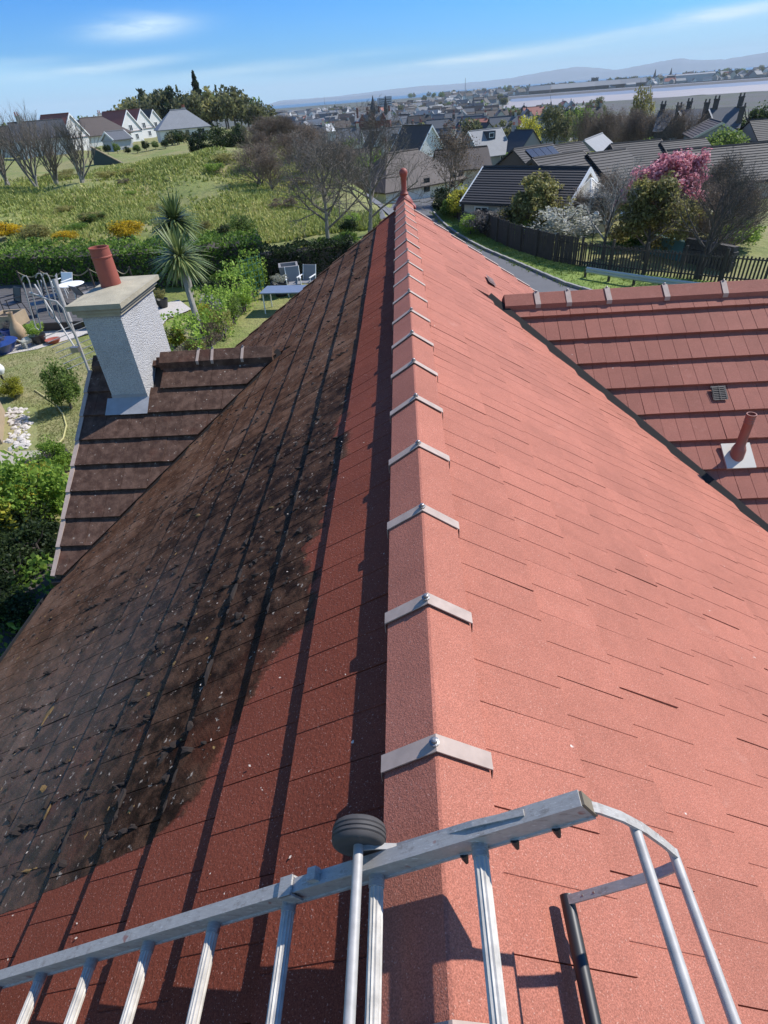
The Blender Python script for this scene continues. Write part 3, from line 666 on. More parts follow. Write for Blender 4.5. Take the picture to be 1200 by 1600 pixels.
quad(mb, (CHX0-.06, y0-.17, LZ+(y0-.17-LY)*T34+.02), (CHX1+.02, y0-.17, LZ+(y0-.17-LY)*T34+.02), (CHX1+.02, y0-.004, LZ+(y0-LY)*T34+.025), (CHX0-.06, y0-.004, LZ+(y0-LY)*T34+.025))
quad(mb, (CHX0-.004, y0-.004, LZ+(y0-LY)*T34+.02), (CHX1+.004, y0-.004, LZ+(y0-LY)*T34+.02), (CHX1+.004, y0-.004, LZ+(y0-LY)*T34+.06), (CHX0-.004, y0-.004, LZ+(y0-LY)*T34+.06))
hpart('lead_apron', mb, M['lead'], parent=chim)
# soil vent pipe with pale flashing, two little vents
def on_wing(x, y, h=0.0): return Vector((x, y, WZ-(WY-y)*T34))+NW*h
mb = MB(); mb.add([on_wing(2.9, 4.69, .022), on_wing(3.165, 4.69, .022), on_wing(3.165, 4.475, .030), on_wing(2.9, 4.475, .030)]+[on_wing(2.9, 4.69, .006), on_wing(3.165, 4.69, .006), on_wing(3.165, 4.475, .012), on_wing(2.9, 4.475, .012)], [(3, 2, 1, 0), (4, 5, 6, 7), (0, 1, 5, 4), (1, 2, 6, 5), (2, 3, 7, 6), (3, 0, 4, 7)])
vp = MB(); pb = on_wing(3.02, 4.575)
vp.lathe([(.064, -.06), (.062, .09), (.050, .125), (.042, .14), (.040, .36), (.043, .365), (.043, .375), (.040, .38), (.043, .39), (.043, .40), (.040, .405), (.043, .415), (.043, .425), (.040, .43), (.043, .44), (.043, .455), (.034, .455), (.034, .30), (0, .30)], pb, 20)
v_o = hpart('vent_pipe', vp, simple('vent_red', (.27, .11, .085), .5, .12, 9), smooth_=True); hpart('flashing', mb, simple('pale_flashing', (.55, .52, .45), .6, .12, 6), parent=v_o)
mb = MB()
for i in range(8):
    f = i/7; y = 5.205-.115*f; mb.add([on_wing(2.945, y, .016), on_wing(3.068, y, .016), on_wing(3.066, y-.011, .022), on_wing(2.943, y-.011, .022)], [(3, 2, 1, 0)])
mb.add([on_wing(2.937, 5.212, .012), on_wing(3.077, 5.212, .012), on_wing(3.072, 5.082, .018), on_wing(2.933, 5.082, .018)], [(3, 2, 1, 0)])
for x in (2.94, 3.005, 3.066): mb.add([on_wing(x, 5.21, .024), on_wing(x+.006, 5.21, .024), on_wing(x+.004, 5.085, .028), on_wing(x-.002, 5.085, .028)], [(3, 2, 1, 0)])
hpart('roof_vent', mb, simple('dark_grille', (.035, .03, .03), .7))
mb = MB(); q = [P0+DR*s+NR*.021+Vector((0, y, 0)) for (s, y) in ((1.16, 7.36), (1.27, 7.36), (1.27, 7.02), (1.16, 7.02))]; mb.add(q, [(3, 2, 1, 0)])
mb.add([p+NR*.004 for p in [P0+DR*s+NR*.021+Vector((0, y, 0)) for (s, y) in ((1.18, 7.3), (1.25, 7.3), (1.25, 7.08), (1.18, 7.08))]], [(3, 2, 1, 0)])
hpart('roof_vent', mb, simple('brown_vent', (.14, .075, .06), .7))
# moss and flakes on the dirty slope
def on_left(s, y, h): return P0+DL*s+NL*h+Vector((0, y, 0))
mb = MB(); fl = MB()
lips = [.478+.2955*k for k in range(14)]
def mossy_ok(s_, y):
    if not (.5 < y < 8.75) or s_ > 4.35: return False
    if abs(y-6.0) < s_*C34-1.4+.05: return False
    lim = .55 if y > 1.9 else (.66 if y > 1.35 else (.85 if y > .85 else 1.15))
    return s_ > lim and (y > .80 or s_ > 2.0)
for i in range(6800):
    y = .55+8.1*random.random()**1.5; k = random.randrange(13); m_ = random.random()
    if m_ < .55: s_ = lips[k]+random.uniform(-.006, .022); ay, as_ = random.uniform(1.2, 4.5), random.uniform(.7, 1.3)
    elif m_ < .80:
        off = (0, .07)[(k+1) % 2]; y = -(off+TW*round((-y-off)/TW))+random.gauss(0, .004); s_ = lips[k]-random.random()*.295; ay, as_ = .8, random.uniform(1.2, 3.0)
    else: s_ = random.uniform(.55, 4.3); ay, as_ = random.uniform(.8, 2.2), random.uniform(.8, 1.8)
    if not mossy_ok(s_, y): continue
    patch = math.sin(y*2.3+s_*3.1)+math.sin(y*5.1-s_*2.2)+random.gauss(0, .5)
    if patch < -.3 and m_ > .3: continue
    r = random.choice((.004, .005, .007, .009, .0125))*(1.25 if y < 2.5 else 1); f_ = (s_-.18) % .2955/.2955; lift = (f_-.5)*.030
    mb.blob(on_left(s_, y, lift*.9), (r*as_, r*ay, r*.7), i, 6, 4, .5, 1 if random.random() < .035 else 0)
hpart('moss', mb, [simple('dark_moss', (.022, .014, .010), .95, .4, 40), simple('golden_moss', (.12, .075, .025), .9, .4, 40)], kind='stuff')
for i in range(170):
    y = .5+5.5*random.random()**1.4; s = random.uniform(.3, 3.2) if i > 18 else random.uniform(.3, .9)
    c = on_left(s, y, .0125); a = random.random()*6.28; r = random.uniform(.0012, .0036)
    fl.add([c+NL*.002+Vector((math.cos(a+k*1.57)*r*(1.8 if k % 2 else 1)*.83, math.sin(a+k*1.57)*r*(1.8 if k % 2 else 1), 0))-Vector((0, 0, -.56))*0 + DL*0 for k in range(4)], [(0, 1, 2, 3)])
hpart('lichen_flakes', fl, simple('pale_flake', (.42, .36, .31), .8, .3, 60), kind='stuff')

# ------------------------------------------------------------------ roof ladder
LU = Vector((-C34, 0, -S34)); LN = Vector((-S34, 0, C34)); LE = Vector((.236, 0, .243)); YF, YN = .45, .05
lad = thing('roof_ladder', 'scuffed aluminium roof ladder hooked over the red ridge with its wheel turned up', 'ladder', LE+Vector((0, .25, 0)))
def lp(name, mb, mat, parent=None, smooth_=False, **k): return part(parent or lad, name, mb, mat, smooth_, world=True, **k)
railsec = [(-.013, -.028), (.013, -.028), (.013, -.022), (.010, -.020), (.010, .020), (.013, .022), (.013, .028), (-.013, .028), (-.013, .022), (-.010, .020), (-.010, -.020), (-.013, -.022)]
for y in (YF, YN):
    mb = MB(); a = LE+Vector((0, y, 0)); mb.sweep([a, a+LU*3.4], [(p, q) for (p, q) in railsec], 0, (0, 1, 0)); ro = lp('rail', mb, M['alu'])
    e_ = MB(); rm = Matrix((LU, (0, 1, 0), LN)).transposed(); e_.box(a+LU*(-.002), (.006, .022, .050), 0, rm); lp('end_cap', e_, simple('brown_plug', (.16, .13, .09), .8, .3, 50), parent=ro)
for k in range(14):
    c = LE+LU*(.215+.2345*k)+LN*(-.012); mb = MB(); mb.tube([c+Vector((0, YN+.012, 0)), c+Vector((0, YF-.013, 0))], .0138, 24, 0, True, .13)
    ru = lp('rung', mb, M['rung'])
    fb = MB(); fb.tube([c+Vector((0, YF-.03, 0)), c+Vector((0, YF-.009, 0))], .0155, 14); lp('ferrule', fb, M['alu'], parent=ru, smooth_=True)
strap = [(.215, .245), (.255, .229), (.30, .198), (.345, .155), (.39, .100), (.425, .052), (.440, .020), (.438, -.004), (.422, -.028), (.398, -.056), (.36, -.090), (.31, -.132), (.262, -.172)]
for y in (YF, YN):
    mb = MB(); mb.sweep([(x, y, z) for (x, z) in strap], [(-.0085, -.003), (.0085, -.003), (.0085, .003), (-.0085, .003)], 0, (0, 1, 0)); hk = lp('hook', mb, M['alu'])
    nb = MB()
    for (x, z) in ((.29, -.148), (.31, -.131)): nb.lathe([(.0042, 0), (.0042, .006), (0, .006)], (x, y, z), 6, 0, (-.55, 0, -.8))
    lp('bolt', nb, M['screw'], parent=hk)
for (x, z, r) in ((.330, .160, .0090), (.424, .046, .0090)):
    mb = MB(); mb.tube([(x, YF+.008, z), (x, YN-.01, z)], r, 16); lp('hook_rod', mb, M['galv'], smooth_=True)
mb = MB(); mb.tube([(.262, YF+.012, -.184), (.262, YN-.1, -.184)], .0148, 16); lp('rubber_bearer', mb, M['rubber'], smooth_=True)
# wheels on their axle, bracket strap and clamp
WC = on_y(561, 1306, .49)
mb = MB(); mb.tube([WC+Vector((0, .02, 0)), Vector((WC.x, YN-.1, WC.z))], .0098, 16); lp('axle', mb, M['galv'], smooth_=True)
for yo in (0, .06-WC.y*0-.5):
    c = WC+Vector((0, yo, 0)); mb = MB()
    prof = [(.020, -.018), (.034, -.021), (.046, -.021), (.051, -.017), (.053, -.011), (.0505, -.0095), (.0535, -.007), (.0535, -.002), (.051, -.0008), (.0535, .001), (.0535, .006), (.051, .0075), (.053, .010), (.051, .017), (.046, .021), (.034, .021), (.020, .018)]
    mb.lathe(prof, c, 36, 0, (0, 1, 0)); w = lp('wheel', mb, M['tyre'], smooth_=True)
    hb = MB(); hb.lathe([(.033, -.016), (.033, .016)], c, 24, 0, (0, 1, 0)); hb.lathe([(.014, .016), (.014, .026), (.009, .030), (0, .030)], c, 12, 0, (0, 1, 0)); lp('hub', hb, simple('grey_hub', (.16, .15, .15), .6), parent=w, smooth_=True)
b0 = LE+LU*.255+LN*.040+Vector((0, YF, 0)); Wm = WC+Vector((0, -.03, 0))
mb = MB(); pts = [Wm, Wm+Vector((.04, 0, .006)), Wm+Vector((.075, 0, .004)), LE+LU*.20+LN*.032+Vector((0, YF, 0)), LE+LU*.10+LN*.030+Vector((0, YF-.006, 0))]
mb.sweep(pts, [(.003, -.0015), (.014, -.0015), (.014, .0015), (.003, .0015)], 0, (0, 1, 0)); lp('wheel_bracket', mb, M['alu'])
for (s, w_, h_, nn) in ((.655, .034, .088, 'rail_clamp'), (.575, .022, .02, 'rail_clamp')):
    rm = Matrix((LU, (0, 1, 0), LN)).transposed(); mb = MB()
    if s > .6:
        for (dy, dn, ww, hh) in ((-.0165, .012, .004, .04), (0, .032, .037, .005), (.0165, .012, .004, .04)): mb.box(LE+LU*s+LN*dn+Vector((0, YF+dy, 0)), (w_, ww, hh), 0, rm)
    else: mb.box(LE+LU*s+LN*.036+Vector((0, YF+.004, 0)), (w_, .024, .016), 0, rm)
    lp(nn, mb, M['alu'])
for s in (.07, .15, .255):
    mb = MB(); mb.lathe([(.008, 0), (.007, .006), (.0032, .017), (0, .018)], LE+LU*s+LN*(-.022)+Vector((0, YF-.012, 0)), 8, 0, (.3, -.5, -.8)); lp('bump_stop', mb, M['rubber'], smooth_=True)

# ------------------------------------------------------------------ vegetation builders
def leafmesh(name, pts, size, mat, seed=0, aspect=1.6, up=0.35, jit=.4):
    r = np.random.default_rng(seed); P = np.asarray(pts, float); n = len(P)
    d = r.normal(size=(n, 3)); d[:, 2] += up; d /= np.linalg.norm(d, axis=1)[:, None]+1e-9
    h = r.normal(size=(n, 3)); a = np.cross(d, h); a /= np.linalg.norm(a, axis=1)[:, None]+1e-9; b = np.cross(d, a)
    s = size*(1+jit*r.uniform(-1, 1, n))[:, None]
    V = np.stack([P-a*s*aspect*.5, P+b*s*.5-a*s*.05, P+a*s*aspect*.5, P-b*s*.5+a*s*.05], 1).reshape(-1, 3)
    me = bpy.data.meshes.new(name); me.vertices.add(4*n); me.vertices.foreach_set('co', V.ravel())
    me.loops.add(4*n); me.loops.foreach_set('vertex_index', np.arange(4*n, dtype=np.int32))
    me.polygons.add(n); me.polygons.foreach_set('loop_start', np.arange(0, 4*n, 4, dtype=np.int32))
    me.materials.append(mat); me.update(calc_edges=True); me.validate(); return me
def clumps(n, nc, seed, rx=1, ry=1, rz_=1, cr=.34, cz=0, shell=.55, flat=0.0):
    r = np.random.default_rng(seed); c = r.normal(size=(nc, 3)); c /= np.linalg.norm(c, axis=1)[:, None]
    c *= (shell+(1-shell)*r.random(nc)**.5)[:, None]*(1-cr*.75); c[:, 2] = np.where(c[:, 2] < -.35, c[:, 2]*.5, c[:, 2])
    k = r.integers(0, nc, n); q = r.normal(size=(n, 3)); q /= np.linalg.norm(q, axis=1)[:, None]
    q *= (r.random(n)**.45)[:, None]*cr*(.6+.8*r.random(nc))[k][:, None]
    p = (c[k]+q)*np.array([rx, ry, rz_]); p[:, 2] += cz; return p
def branch(mb, p, d, L, r, lev, maxlev, rr, tips, nch=(6, 5, 5, 4, 4), up=.12, ang=(.45, .95), sides=(7, 5, 4, 3, 3, 3), shrink=.62):
    n = 4 if lev < 2 else 3; pts = [Vector(p)]; dd = Vector(d).normalized(); rad = [r]
    for i in range(n):
        dd = (dd+Vector((rr.gauss(0, .13), rr.gauss(0, .13), rr.gauss(0, .08)+up*.5))).normalized(); pts.append(pts[-1]+dd*L/n); rad.append(r*(1-(.62 if lev < maxlev else .8)*(i+1)/n))
    mb.tube(pts, rad, sides[min(lev, 5)], 0, lev == 0)
    if lev >= maxlev: tips.append(pts[-1]); tips.append(pts[-2]); return
    m = nch[min(lev, len(nch)-1)]
    for i in range(m):
        f = (.38 if lev == 0 else .25)+(1-(.38 if lev == 0 else .25))*(i+rr.random())/m; k = min(int(f*n), n-1); q = pts[k].lerp(pts[k+1], f*n-k)
        t = (pts[k+1]-pts[k]).normalized(); o = t.orthogonal(); o.rotate(Matrix.Rotation(rr.random()*6.283, 3, t)); a = rr.uniform(*ang)
        nd = t*math.cos(a)+o*math.sin(a)+Vector((0, 0, up))
        branch(mb, q, nd, L*shrink*rr.uniform(.75, 1.2)*(1.15-.4*f), max(rad[k]*.55, .0065), lev+1, maxlev, rr, tips, nch, up, ang, sides, shrink)
def skeleton(seed, H, r, maxlev, nch, trunkf=.42, spread=(.45, .95), up=.12, stems=1, lean=.05, shrink=.62):
    rr = random.Random(seed); tb, cb, tips = MB(), MB(), []
    for s_ in range(stems):
        base = Vector((rr.uniform(-.15, .15)*(stems > 1)*H*.3, rr.uniform(-.15, .15)*(stems > 1)*H*.3, -.1)); d = Vector((rr.gauss(0, lean), rr.gauss(0, lean), 1)).normalized()
        pts = [base]; rad = [r*1.25]; n = 6; L = H*(.78 if maxlev > 2 else .85)
        for i in range(n):
            d = (d+Vector((rr.gauss(0, .07), rr.gauss(0, .07), .05))).normalized(); pts.append(pts[-1]+d*L/n); rad.append(r*(1-.85*(i+1)/n))
        tb.tube(pts, rad, 8)
        m = nch[0]
        for i in range(m):
            f = trunkf+(1-trunkf)*(i+rr.random()*.8)/m; f = min(f, .995); k = min(int(f*n), n-1); q = pts[k].lerp(pts[k+1], f*n-k)
            t = (pts[k+1]-pts[k]).normalized(); o = t.orthogonal(); o.rotate(Matrix.Rotation(i*2.4+rr.random(), 3, t)); a = rr.uniform(*spread)*(1.1-.5*f)
            branch(cb, q, t*math.cos(a)+o*math.sin(a)+Vector((0, 0, up)), H*.50*(1.25-.75*f)*rr.uniform(.8, 1.15), rad[k]*.55+.004, 1, maxlev, rr, tips, nch, up, spread, shrink=shrink)
    return tb, cb, tips
# unit crowns (radius 1), shared by many plants; the material goes on the object
CR = {'round': [leafmesh('crown', clumps(5200, 34, 10+i), .062, M['leaf_mid'], i) for i in range(3)],
      'loose': [leafmesh('crown', clumps(3000, 30, 20+i, cr=.30, shell=.3), .058, M['leaf_mid'], 30+i) for i in range(2)],
      'far': [leafmesh('crown', clumps(750, 16, 40+i, cr=.42), .15, M['leaf_far'], 50+i) for i in range(3)],
      'thin': [leafmesh('crown', clumps(1300, 40, 60+i, cr=.24, shell=.35), .05, M['leaf_brown'], 70+i, 3.0) for i in range(2)]}
def trunk_mb(h, r, seed, n=5):
    rr = random.Random(seed); mb = MB(); mb.tube([(0, 0, -.15), (rr.uniform(-.05, .05)*h, rr.uniform(-.05, .05)*h, h*.55), (rr.uniform(-.08, .08)*h, 0, h)], [r*1.2, r*.85, r*.4], 6)
    for i in range(n):
        a = rr.random()*6.28; z = h*rr.uniform(.45, .9); L = h*rr.uniform(.3, .55); mb.tube([(0, 0, z), (math.cos(a)*L*.5, math.sin(a)*L*.5, z+L*.4), (math.cos(a)*L*.8, math.sin(a)*L*.8, z+L*.95)], [r*.5, r*.3, r*.1], 4)
    return mb
TRK = [trunk_mb(1.0, .05, 90+i).mesh('trunk', M['barkdark']) for i in range(3)]
cnt = [0]
def shrub(label, cat, p, rx, ry, h, leaf, kind='round', z0=.0, name='shrub', group=None, trunk=True, rot=None, bark=None):
    """crown ellipsoid from z0 to h above the ground point p; trunk below"""
    cnt[0] += 1; i = cnt[0]
    t = thing(name, label, cat, p, random.random()*6.28 if rot is None else rot, group)
    c = link('crown' if name.endswith('tree') else 'foliage', CR[kind][i % len(CR[kind])], t, (0, 0, (z0+h)/2)); c.scale = (rx, ry, (h-z0)/2*1.05); setmat(c, M[leaf] if isinstance(leaf, str) else leaf)
    if trunk:
        k = link('trunk' if name.endswith('tree') else 'stem', TRK[i % 3], t); k.scale = (min(h*.9, rx*1.1), min(h*.9, ry*1.1), (z0+(h-z0)*.70)); setmat(k, M[bark or 'barkdark'])
    return t
def px_r(p, px): return px*((p-CAM_P).length)/1230.0            # photo pixels -> metres at that distance (roughly, upper part of the picture)

# ------------------------------------------------------------------ buildings
def house(name, label, p1, p2, half, drop, walls, roof, gz=None, hip=(0, 0), courses=0, chim=(), wins=(), over=.35, group=None, cat='house', extra=None, trim=None, oneside=None, dormer=None):
    """p1,p2 ridge ends (world). local x along the ridge, y across; -y faces the camera."""
    p1, p2 = Vector(p1), Vector(p2)
    zr = (p1.z+p2.z)/2; d = p2-p1; L = math.hypot(d.x, d.y); ang = math.atan2(d.y, d.x); mid = (p1+p2)/2
    if gz is None: gz = terrain(mid.x, mid.y)-.3
    t = thing(name, label, cat, (mid.x, mid.y, gz), ang, group); H = zr-gz; ze = H-drop
    hx = L/2; sl = drop/half
    h0, h1 = hip[0]*half, hip[1]*half       # hip run beyond the ridge end
    o = over; zo = ze-o*sl; yo = half+o; xg0, xg1 = hx+(h0+o if hip[0] else o*.6), hx+(h1+o if hip[1] else o*.6)
    mb = MB(); th = .14
    def slope(sg):
        if courses:
            n = courses
            for k in range(n):
                f0, f1 = k/n, (k+1)/n
                def row(f): 
                    return (-(hx+(xg0-hx)*(f if hip[0] else 1)), (hx+(xg1-hx)*(f if hip[1] else 1)), sg*yo*f, H-(H-zo)*f)
                a0, a1, ay, az_ = row(f0); b0, b1, by, bz = row(f1)
                mb.add([(a0, ay, az_), (a1, ay, az_), (b1, by, bz+.05), (b0, by, bz+.05), (b0, by, bz-.01), (b1, by, bz-.01)], [(0, 3, 2, 1), (3, 4, 5, 2)] if sg < 0 else [(0, 1, 2, 3), (3, 2, 5, 4)])
        else:
            mb.add([(-hx-(0 if hip[0] else o*.6), 0, H), (hx+(0 if hip[1] else o*.6), 0, H), (xg1, sg*yo, zo), (-xg0, sg*yo, zo)], [(0, 3, 2, 1) if sg < 0 else (0, 1, 2, 3)])
        mb.add([(-xg0, sg*yo, zo), (xg1, sg*yo, zo), (xg1, sg*yo, zo-th), (-xg0, sg*yo, zo-th)], [(0, 3, 2, 1)])
    slope(-1); slope(1)
    for sx_, hp_, xg in ((-1, hip[0], xg0), (1, hip[1], xg1)):
        if hp_: mb.add([(sx_*hx, 0, H), (sx_*xg, -yo, zo), (sx_*xg, yo, zo), (sx_*xg, -yo, zo-th), (sx_*xg, yo, zo-th)], [(0, 1, 2), (1, 3, 4, 2)])
        else:
            x = sx_*(hx+o*.6); mb.add([(x, 0, H), (x, -yo, zo), (x, yo, zo), (x, 0, H-th), (x, -yo, zo-th), (x, yo, zo-th)], [(0, 1, 4, 3), (0, 3, 5, 2)])
    mb.add([(-xg0, -yo, zo-th), (xg1, -yo, zo-th), (xg1, yo, zo-th), (-xg0, yo, zo-th)], [(0, 1, 2, 3)])
    mb.tube([(-hx-.1, 0, H+.02), (hx+.1, 0, H+.02)], .11, 5)
    ro = part(t, 'roof', mb, M[roof])
    wb = MB(); x0, x1 = -(hx+h0), hx+h1
    wb.box(((x0+x1)/2, 0, ze/2-.05), (x1-x0, 2*half, ze+.1-.02))
    for sx_, hp_, x in ((-1, hip[0], x0), (1, hip[1], x1)):
        if not hp_: wb.add([(x, -half, ze-.1), (x, half, ze-.1), (x, 0, H-.16), (x-sx_*.2, -half, ze-.1), (x-sx_*.2, half, ze-.1), (x-sx_*.2, 0, H-.16)], [(0, 1, 2), (5, 4, 3), (0, 2, 5, 3), (1, 4, 5, 2)])
    part(t, 'wall', wb, M[walls])
    if trim:
        for sx_ in (-1, 1):
            if hip[0 if sx_ < 0 else 1]: continue
            x = sx_*(hx+o*.6+.03); bb = MB()
            for sy in (-1, 1): bb.add([(x, 0, H+.05), (x, sy*yo, zo+.05), (x, sy*yo, zo-.25), (x, 0, H-.28), (x-sx_*.1, 0, H+.05), (x-sx_*.1, sy*yo, zo+.05), (x-sx_*.1, sy*yo, zo-.25), (x-sx_*.1, 0, H-.28)], [(0, 1, 2, 3), (7, 6, 5, 4), (0, 4, 5, 1), (3, 2, 6, 7)])
            part(t, 'bargeboard', bb, M[trim])
    for (cx, cy, ch) in chim:
        cb = MB(); zt = H-abs(cy)*sl; cb.box((cx*hx, cy, zt+ch/2-.3), (.7, .5, ch+.6)); cb.box((cx*hx, cy, zt+ch+.05), (.82, .62, .1)); co = part(ro, 'chimney', cb, M[walls if walls != 'w_white' else 'w_cream'])
        pb = MB()
        for dx in (-.17, .17): pb.lathe([(.11, 0), (.09, .45), (.11, .5), (.07, .5)], (cx*hx+dx, cy, zt+ch+.1), 8)
        part(t, 'chimney_pot', pb, M['terracotta'])
    for w in wins:
        side, u, z, ww, hh = w[:5]; frm = w[5] if len(w) > 5 else 'white'; e_ = .05
        if side == 'F': c = Vector((u, -half-.03, z)); ax = Vector((1, 0, 0)); nn = Vector((0, -1, 0))
        elif side == 'E': c = Vector((x1+.03, u, z)); ax = Vector((0, 1, 0)); nn = Vector((1, 0, 0))
        else: c = Vector((x0-.03, u, z)); ax = Vector((0, -1, 0)); nn = Vector((-1, 0, 0))
        fb = MB(); dd = (lambda a, b, c_: (abs(ax.x)*a+abs(ax.y)*b, abs(ax.y)*a+abs(ax.x)*b, c_))
        bw = min(.09, ww*.12)
        fb.box(c+Vector((0, 0, hh/2-bw/2)), dd(ww, .08, bw)); fb.box(c-Vector((0, 0, hh/2-bw/2)), dd(ww, .08, bw)); fb.box(c+ax*(ww/2-bw/2), dd(bw, .078, hh-2*bw)); fb.box(c-ax*(ww/2-bw/2), dd(bw, .078, hh-2*bw)); fb.box(c, dd(bw*.7, .07, hh-2*bw))
        fo = part(t, 'window', fb, M[frm]); gb = MB(); gb.box(c-nn*.01, dd(ww-2*bw, .03, hh-2*bw)); part(fo, 'pane', gb, M['glass'])
    if dormer:
        (u, zf, dw, dh) = dormer; y = -half*zf; z = H-half*zf*sl; db = MB(); db.box((u, y+.7, z+dh/2), (dw, 1.6, dh)); do = part(ro, 'dormer', db, M['r_navy'])
        fb = MB(); fb.box((u, y-.12, z+dh*.5), (dw*.62, .05, dh*.6)); part(t, 'window', fb, M['white']); gb = MB(); gb.box((u, y-.15, z+dh*.5), (dw*.5, .03, dh*.46)); part(t, 'pane', gb, M['glass'])
    return t
def ridge_px(a, b, z): return on_z(a[0], a[1], z), on_z(b[0], b[1], z)
def ridge_at(px, dist, L, ang, H):       # ridge centred over the ground point in picture column px, L long, turned ang degrees (0 = across the view)
    c = polar(px, dist); v = Vector((c.x, c.y, 0)); w = math.atan2(v.y, v.x)-math.pi/2+R(ang); u = Vector((math.cos(w), math.sin(w), 0))*L/2
    z = Vector((0, 0, c.z+H)); c0 = Vector((c.x, c.y, 0)); return c0-u+z, c0+u+z

# near bungalows on the right
house('bungalow', 'nearest bungalow over the dark fence, its pale gable beside the white conservatory', *ridge_px((758, 261), (919, 262), -3.9), 3.0, 1.75, 'w_cream', 'r_dark', courses=15, wins=[('F', -2.6, 1.5, 1.2, 1.1), ('F', .3, 1.5, 1.4, 1.1)], trim='white', group='bungalows with dark tiled roofs')
house('bungalow', 'dark roofed bungalow carrying the row of black solar panels', *ridge_px((803, 233), (862, 224.5), -4.6), 3.4, 2.0, 'w_dark', 'r_dark', courses=12, group='bungalows with dark tiled roofs')
house('bungalow', 'low dark roof joined to the right of the solar panel bungalow', *ridge_px((864, 227.5), (908, 222), -5.0), 3.2, 1.9, 'w_dark', 'r_dark', courses=12, group='bungalows with dark tiled roofs')
house('bungalow', 'dark roofed bungalow directly behind the long nearest bungalow roof', *ridge_px((834, 247.5), (909, 236), -4.3), 3.2, 1.9, 'w_dark', 'r_dark', courses=12, trim='r_brown', group='bungalows with dark tiled roofs')
house('bungalow', 'dark roof with a small white flue between the conservatory and the wide bungalow', *ridge_px((920, 240.5), (976, 233), -4.5), 3.6, 2.1, 'w_dark', 'r_dark', courses=12, group='bungalows with dark tiled roofs')
house('bungalow', 'dark hipped bungalow roof with a pale verge below the lime green round tree', *ridge_px((956, 225), (1031, 218), -5.2), 4.4, 2.5, 'w_dark', 'r_dark', courses=14, group='bungalows with dark tiled roofs', trim='r_brown')
house('bungalow', 'plain dark roof running up to the grey gabled bungalow', *ridge_px((1034, 222), (1100, 215.5), -5.4), 3.4, 1.9, 'w_dark', 'r_dark', courses=12, group='bungalows with dark tiled roofs')
house('bungalow', 'widest dark roofed bungalow behind the pink cherry tree', *ridge_px((1044, 236), (1290, 214.5), -4.6), 3.9, 2.2, 'w_cream', 'r_dark', courses=14, wins=[('F', 1.5, 1.0, 1.5, 1.0), ('F', 5, 1.0, 1.5, 1.0)], trim='r_brown', group='bungalows with dark tiled roofs')
a = on_z(1128, 191, -5.0); u = Vector((.25, 1, 0)).normalized()
house('bungalow', 'grey walled bungalow with its gable and white window towards the wide dark roof', a, a+u*9+Vector((0, 0, 0)), 3.1, 1.55, 'w_grey', 'r_brown', courses=10, wins=[('W', -.4, 1.6, 1.0, 1.2)], trim='w_cream')
house('bungalow', 'grey bungalow at the right edge with one small framed window under a dark roof', *ridge_px((1173, 188), (1290, 179), -5.6), 3.6, 2.2, 'w_grey', 'r_dark', courses=12, wins=[('F', -3.6, 2.1, 1.1, 1.1)])
# solar panels on their roof
p1, p2 = ridge_px((803, 233), (862, 224.5), -4.6); d = (p2-p1); U = Vector((d.x, d.y, 0)).normalized(); V = Vector((U.y, -U.x, 0)); 
V = V if V.y < 0 else -V; SL = (V*3.4+Vector((0, 0, -2.0))).normalized(); NN = U.cross(SL); NN = NN if NN.z > 0 else -NN
t = thing('solar_array', 'row of black solar panels on the dark bungalow roof', 'solar panels', p1)
for k in range(4):
    mb = MB(); o_ = p1+U*(1.2+k*1.06)+SL*.55+NN*.14; q = [o_, o_+U*1.0, o_+U*1.0+SL*1.6, o_+SL*1.6]; mb.add(q+[v-NN*.06 for v in q], [(0, 3, 2, 1), (4, 5, 6, 7), (0, 1, 5, 4), (1, 2, 6, 5), (2, 3, 7, 6), (3, 0, 4, 7)]); part(t, 'panel', mb, M['solar'], world=True)
# conservatory
g = ground(at(936, 333)); g = Vector((g.x, g.y, g.z)); g = polar(946, 48)
t = thing('conservatory', 'white framed conservatory with a pale glazed roof at the gable of the nearest bungalow', 'conservatory', g, -.2)
mb = MB(); n = 8; rr_ = 1.75; hh = 2.3
for k in range(n):
    a = 2*math.pi*k/n; mb.box((rr_*math.cos(a), rr_*math.sin(a), hh/2), (.12, .12, hh))
    b = 2*math.pi*(k+1)/n; A, B = Vector((rr_*math.cos(a), rr_*math.sin(a), 0)), Vector((rr_*math.cos(b), rr_*math.sin(b), 0))
    for z in (.55, 1.75, hh): mb.tube([A+Vector((0, 0, z)), B+Vector((0, 0, z))], .06, 4)
    mb.tube([A+Vector((0, 0, hh)), (0, 0, hh+1.0)], .05, 4); M_ = (A+B)/2; mb.tube([M_+Vector((0, 0, .55)), M_+Vector((0, 0, hh))], .035, 4)
part(t, 'frame', mb, M['white'])
mb = MB(); gl = MB(); wl = MB()
for k in range(n):
    a, b = 2*math.pi*k/n, 2*math.pi*(k+1)/n; A, B = Vector((rr_*math.cos(a), rr_*math.sin(a), 0)), Vector((rr_*math.cos(b), rr_*math.sin(b), 0)); Z = lambda z: Vector((0, 0, z))
    mb.add([A*1.03+Z(hh+.03), B*1.03+Z(hh+.03), Z(hh+1.0)], [(0, 1, 2)]); gl.add([A*.98+Z(.55), B*.98+Z(.55), B*.98+Z(hh), A*.98+Z(hh)], [(0, 1, 2, 3)]); wl.add([A+Z(-.3), B+Z(-.3), B+Z(.55), A+Z(.55)], [(0, 1, 2, 3)])
part(t, 'glazed_roof', mb, simple('polycarbonate', (.50, .47, .40), .4)); part(t, 'glazing', gl, simple('conservatory_glass', (.16, .18, .18), .12)); part(t, 'wall', wl, M['w_white'])

